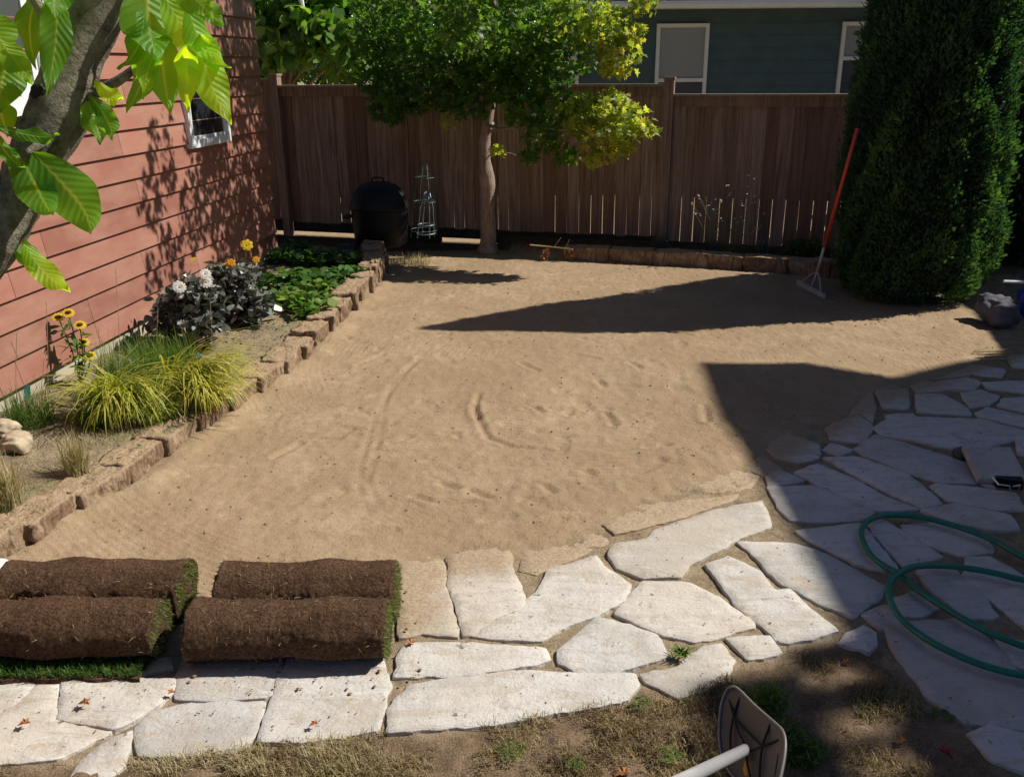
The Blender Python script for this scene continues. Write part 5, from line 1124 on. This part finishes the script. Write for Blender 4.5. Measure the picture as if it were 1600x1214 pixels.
# yellow-green weed between stones
tuft('weed_rosette', gg(1064, 1030), 60, .02, .07, .006, (.7, 2.2), M['herb'], 'low weed rosette in the joint right of the white rounded stone', 'weed', (.4, 1))

# fallen leaves
def fallen(px, py, s, mat, lab, z=.03, fold=.5):
    c = G(px, py, z); a = rnd.uniform(0, 6.28); mb = MB(); tm = STAR*np.array([1, .75])*s*.8; fold *= .7; ca, sa = math.cos(a), math.sin(a)
    V = [(c[0] + (u*ca - v*sa), c[1] + (u*sa + v*ca), c[2] + .002 + fold*abs(v) + .15*s*math.sin(u/s*5)) for u, v in tm]; s *= .8; V.append((c[0]+.4*s*ca, c[1]+.4*s*sa, c[2]+.002)); n = len(tm)
    mb.add(V, [(i, (i+1) % n, n) for i in range(n)]); tag(mb.build('fallen_leaf', mat), lab, 'leaf', 'fallen leaves')
fallen(140, 1101, .055, M['dropleaf'], 'curled brown leaf on the tan flagstone at the bottom left')
fallen(48, 1130, .05, M['dropleaf'], 'flat orange brown leaf on the boomerang shaped flagstone')
fallen(498, 1130, .04, M['dropleaf'], 'small brown leaf on the tall speckled flagstone', fold=.2)
fallen(650, 1003, .05, M['dropleaf'], 'tan leaf in the joint right of the sod rolls', .02)
fallen(1402, 1160, .05, M['dropleaf'], 'star shaped pale brown leaf on the shaded dirt', .01, .2)
fallen(1465, 1170, .06, M['redleaf'], 'dark red leaf on the dirt at the bottom right', .01)
fallen(985, 1208, .06, M['dropleaf'], 'orange leaf in the dry grass left of the metal pole', .01)
fallen(262, 1085, .035, M['dropleaf'], 'small crumpled leaf in the joint below the gap between sod rolls', .03, .8)
fallen(1330, 1035, .045, M['dropleaf'], 'pale leaf below the isolated fan shaped stone', .01)
# twigs at far right shadow edge
mb = MB(); 
for k in range(9): a = G(rnd.uniform(1520, 1560), rnd.uniform(548, 562), .03); mb.tube([a, a + [rnd.uniform(.1, .28), rnd.uniform(-.04, .04), rnd.uniform(0, .02)]], .004, 5)
tag(mb.build('twig_pile', M['drystem']), 'small heap of dry twigs at the edge of the right shadow', 'twigs')

# ================================================================== OBJECTS
# rocks
o = rough_rock('rock', bg_(30, 708) + [0, 0, .03], (.075, .07, .05), M['tanrock'], 2, sub=4, amp=.28); tag(o, 'rounded tan rock in the left bed, front one', 'rock')
o = rough_rock('rock', bg_(4, 692) + [0, 0, .03], (.085, .07, .045), M['tanrock'], 5, sub=4, amp=.28); tag(o, 'tan rock behind the rounded one at the left picture edge', 'rock')
c = G(1560, 482, .13); c[2] = .12
o = rough_rock('boulder', c, (.15, .15, .135), M['rock'], 9, sub=4, amp=.34, flatten=.85); tag(o, 'smooth grey boulder right of the conifer', 'boulder')
c = G(1600, 470, .12); mb = MB(); mb.lathe((c[0]+.05, c[1], .02), [(.075, 0), (.09, .02), (.10, .14), (.105, .17), (.09, .17)], 24)
bk = empty('blue_bucket', (c[0]+.05, c[1], .02), 'blue plastic bucket beside the grey boulder', 'bucket'); mb.build('bucket_body', M['blue'], bk, True)
mb = MB(); p = G(1568, 440, .30); mb.tube([p, p + [.35, .02, -.02]], .012, 8); tag(mb.build('white_tube', M['white']), 'thin white tube lying across the top of the grey boulder', 'tube')
for (px, py, s, lab) in ((443, 388, (.12, .07, .05), 'dark concrete block at the foot of the fence by the house corner'), (545, 384, (.10, .06, .045), 'dark concrete block left of the black smoker')):
    c = G(px, py, .15); mb = MB(); mb.box((c[0], c[1]-.1, .14), (s[0], 0, 0), (0, s[1], 0), (0, 0, s[2])); o = mb.build('concrete_block', M['dkcon']); bv = o.modifiers.new('b', 'BEVEL'); bv.width = .008; bv.segments = 2; tag(o, lab, 'block')
# plant pots and tags
c = bg_(122, 572); mb = MB(); mb.lathe(c, [(.045, 0), (.055, .08), (.06, .085), (.06, .095), (.052, .095), (.045, .03)], 20); tag(mb.build('nursery_pot', M['black'], None, True), 'small black nursery pot by the red wall behind the yellow daisies', 'pot')
def plant_tag(px, py, ax, m1, m2, lab):
    c = bg_(px, py) + [0, 0, .035]; t = empty('plant_tag', c, lab, 'plant tag'); a = np.array(ax, float); a /= np.linalg.norm(a); s = np.cross(a, [.3, -.9, .3]); s /= np.linalg.norm(s); n_ = np.cross(a, s)
    mb = MB(); mb.box(c, a*.045, s*.016, n_*.001); mb.build('card', m1, t); mb = MB(); mb.box(c - a*.028 + [0, 0, .0], a*.016, s*.0165, n_*.0018); mb.build('print', m2, t)
plant_tag(207, 527, (.7, 0, -.6), M['tag'], M['purple'], 'white plant tag with a purple end leaning at the red wall')
plant_tag(318, 566, (.9, -.2, -.25), M['tag'], M['teal_tag'], 'white and turquoise plant tag under the dark dahlia')
plant_tag(48, 640, (.1, 0, 1), M['teal_tag'], M['teal_tag'], 'turquoise plant tag standing in the dark sedge')

# smoker
sY = 9.35; sc_c = at(597, 396, sY); sx_ = sc_c[0]; zb0 = .07
sm_ = empty('smoker_grill', (sx_, sY, zb0), 'black dome lidded barrel smoker in deep shade by the fence', 'grill')
mb = MB(); mb.lathe((sx_, sY, zb0), [(.24, .10), (.27, .12), (.285, .30), (.295, .46), (.30, .48)], 40); mb.build('barrel', M['black'], sm_, True)
mb = MB(); mb.lathe((sx_, sY, zb0), [(.308, .475), (.308, .50), (.295, .56), (.26, .64), (.20, .70), (.12, .74), (.03, .75)], 40); lid = mb.build('lid', M['black'], sm_, True)
mb = MB(); mb.tube(spline([(sx_-.06, sY-.02, zb0+.745), (sx_-.05, sY-.02, zb0+.785), (sx_+.05, sY-.02, zb0+.785), (sx_+.06, sY-.02, zb0+.745)], 4), .009, 8); mb.build('handle', M['black'], lid, True)
for k in range(3):
    a = 2*math.pi*k/3 + .5; mb = MB(); mb.tube([(sx_+.20*math.cos(a), sY+.20*math.sin(a), zb0+.13), (sx_+.26*math.cos(a), sY+.26*math.sin(a), zb0-.04)], .012, 8); mb.build('leg', M['black'], sm_, True)
mb = MB(); mb.box((sx_-.33, sY-.05, zb0+.40), (.04, 0, 0), (0, .10, 0), (0, 0, .008)); mb.build('side_handle', M['black'], sm_)
# tomato cages (stored upside down)
def cage(px0, px1, pyt, pyb, Y, mat, lab, rings):
    b = at((px0+px1)/2, pyb, Y); t = at((px0+px1)/2 + 2, pyt, Y); R_ = (at(px1, pyb, Y)[0] - at(px0, pyb, Y)[0])/2
    root = empty('tomato_cage', (b[0], Y, b[2]), lab, 'plant cage', 'tomato cages by the fence'); mb = MB()
    for k in range(4):
        a = k*math.pi/2 + .5; mb.tube([b + [R_*math.cos(a), R_*math.sin(a), -.02], b*.35 + t*.65 + [R_*.72*math.cos(a), R_*.72*math.sin(a), 0], t + [R_*.25*math.cos(a), R_*.25*math.sin(a), 0]], .0045, 6)
    mb.build('leg', M[mat], root, True)
    for f in rings:
        mb = MB(); rr_ = R_*(1 - .42*f); c = b*(1-f) + t*f; P = [c + [rr_*math.cos(q), rr_*math.sin(q), 0] for q in np.linspace(0, 2*math.pi, 25)]; mb.tube(P, .004, 6, cap=False); mb.build('ring', M[mat], root, True)
cage(640, 684, 252, 366, 9.45, 'green_wire', 'green wire tomato cage stored with its legs up, the taller of two', (.06, .45, .78))
cage(651, 680, 300, 368, 9.30, 'blue_wire', 'bluish galvanised tomato cage, shorter and in front of the green one', (.05, .25, .8))

# rake
rk = empty('landscape_rake', G(1270, 452, 0), 'red handled steel rake standing on its head against the conifer', 'rake')
ha, hb = G(1246, 441, .05), G(1288, 463, .05); hd = hb-ha; L = np.linalg.norm(hd); hd /= L; sd_ = np.array([-hd[1], hd[0], 0]); hc = (ha+hb)/2
mb = MB(); mb.box(hc, hd*L/2, sd_*.010, (0, 0, .022)); mb.build('head', M['rakehead'], rk)
mb = MB()
for k in range(16): q = ha + hd*L*(k+.5)/16; mb.tube([q + [0, 0, -.02], q + sd_*-.012 + [0, 0, -.058]], [.005, .002], 5)
mb.build('tines', M['rakehead'], rk)
Yr = float(hc[1]); j = at(1277, 424, Yr); tip = at(1340, 200, 7.33); wj = j + (tip-j)*.185; _w = at(1289, 384, wj[1]); mb = MB()
for q in (.12, .88): mb.tube(spline([ha + hd*L*q + [0, 0, .01], (ha + hd*L*q)*.35 + j*.65 + (.02*hd if q > .5 else -.02*hd), j], 4), .006, 6)
mb.tube([hc, j], .009, 8); mb.build('brace', M['rakehead'], rk, True)
mb = MB(); mb.tube([j, wj], .012, 10); mb.build('socket', M['greywood'], rk, True)
mb = MB(); mb.tube([wj, tip], .0145, 12); mb.build('handle', M['red'], rk, True)
t2 = tip + (tip-wj)/np.linalg.norm(tip-wj)*.07; mb = MB(); mb.tube([tip, t2], .015, 10); mb.build('grip_cap', M['rib'], rk, True)

# hose
def c1b(a, b): return (a*.3904+1160, b*.3904+740)
h1 = [(1500, 480), (1300, 405), (1127, 335), (1000, 265), (870, 215), (720, 175), (600, 165), (520, 180), (480, 215), (480, 260), (510, 320), (560, 365), (610, 392), (650, 420), (700, 465), (800, 530), (900, 590), (1000, 640), (1127, 690), (1350, 760), (1500, 760)]
h2 = [(1500, 520), (1300, 450), (1127, 425), (1000, 395), (880, 375), (780, 368), (690, 372), (630, 395), (590, 440), (590, 500), (620, 560), (680, 620), (760, 675), (860, 725), (960, 765), (1060, 793), (1127, 805), (1300, 830), (1500, 800)]
hs = empty('garden_hose', G(1450, 880, .03), 'green garden hose lying in two loops on the shaded flagstones', 'hose')
mb = MB(); mb.tube(spline([G(*c1b(*p), .042) for p in h1], 8), .012, 12); mb.build('outer_loop', M['hose'], hs, True)
mb = MB(); mb.tube(spline([G(*c1b(*p), .062 if 5 < i < 11 else .044) for i, p in enumerate(h2)], 8), .012, 12); mb.build('inner_loop', M['hose'], hs, True)

# ribbed plate on a pole (bottom right)
dP = 1.78
out = [(1137, 1076), (1146, 1073), (1156, 1078), (1180, 1102), (1212, 1130), (1222, 1140), (1227, 1155), (1226, 1180), (1219, 1216), (1212, 1240), (1195, 1250), (1165, 1232), (1140, 1205), (1128, 1180), (1124, 1150), (1125, 1120), (1129, 1095)]
ctr = (1175, 1160)
def pd(px, py): return 2.74 - .0016*(px-ctr[0]) - .0010*(py-ctr[1])
pl = empty('ribbed_paddle', atd(1175, 1160, 2.75), 'taupe ribbed plastic plate on a shiny metal pole at the bottom', 'tool')
O = [atd(*p, pd(*p)) for p in spline([np.array(q, float) for q in out + [out[0]]], 5)[:-1]]; n = len(O)
nrm = np.cross(O[n//4]-O[0], O[n//2]-O[0]); nrm /= np.linalg.norm(nrm); nrm *= -1 if nrm@(np.array(O[0])-[0, 0, CH]) < 0 else 1
cP = sum(O)/n; V = []; 
for f, dz in ((0, .018), (.5, .014), (.9, .004), (1, 0)):
    V += [cP + (p-cP)*f + nrm*dz for p in O]
V += [p + nrm*.008 for p in O] + [cP + (p-cP)*.9 + nrm*.012 for p in O] + [cP + (p-cP)*.02 + nrm*.026 for p in O]
F = [(i*n+k, i*n+(k+1) % n, (i+1)*n+(k+1) % n, (i+1)*n+k) for i in range(6) for k in range(n)]
mesh('plate', V, F, M['taupe'], pl, True)
mb = MB(); mb.tube([p - nrm*.001 for p in O] + [O[0]], .0042, 8, cap=False); mb.build('rim', M['rim'], pl, True)
mb = MB()
def onp(px, py):
    d = ray(px, py); o_ = np.array([0, 0, CH]); t = ((cP+nrm*.010-o_)@nrm)/(d@nrm); return o_ + d*t
for line in ([(1139, 1080), (1143, 1100), (1149, 1122), (1156, 1145), (1167, 1168), (1170, 1195), (1176, 1222)], [(1160, 1088), (1151, 1110), (1145, 1135), (1143, 1155), (1144, 1180)], [(1150, 1124), (1172, 1147), (1193, 1167)], [(1206, 1132), (1199, 1150), (1193, 1168), (1190, 1190), (1188, 1230)], [(1222, 1157), (1193, 1167), (1172, 1176)], [(1219, 1180), (1212, 1225)]):
    mb.tube(spline([onp(*p) - nrm*.006 for p in line], 4), .0034, 6)
mb.build('rib', M['rib'], pl, True)
pa = onp(1166, 1172) - nrm*.004; pb = atd(1060, 1222, 2.05); pe = pa + (pb-pa)*2.6
mb = MB(); mb.tube([pa, pa + (pb-pa)*.9, pe], .0155, 16); mb.build('pole', M['alu'], pl, True)
mb = MB(); mb.tube(spline([pa + nrm*.05, atd(1172, 1205, 2.74), atd(1182, 1245, 2.70)], 4), .022, 10); mb.build('foot', M['yellow'], pl, True)

for o in sc.objects:
    if o.parent is None and o.type in ('MESH', 'EMPTY') and 'kind' not in o and 'label' not in o: print('UNTAGGED', o.name)
print('objects', len(sc.objects), 'faces', sum(len(o.data.polygons) for o in sc.objects if o.type == 'MESH'))
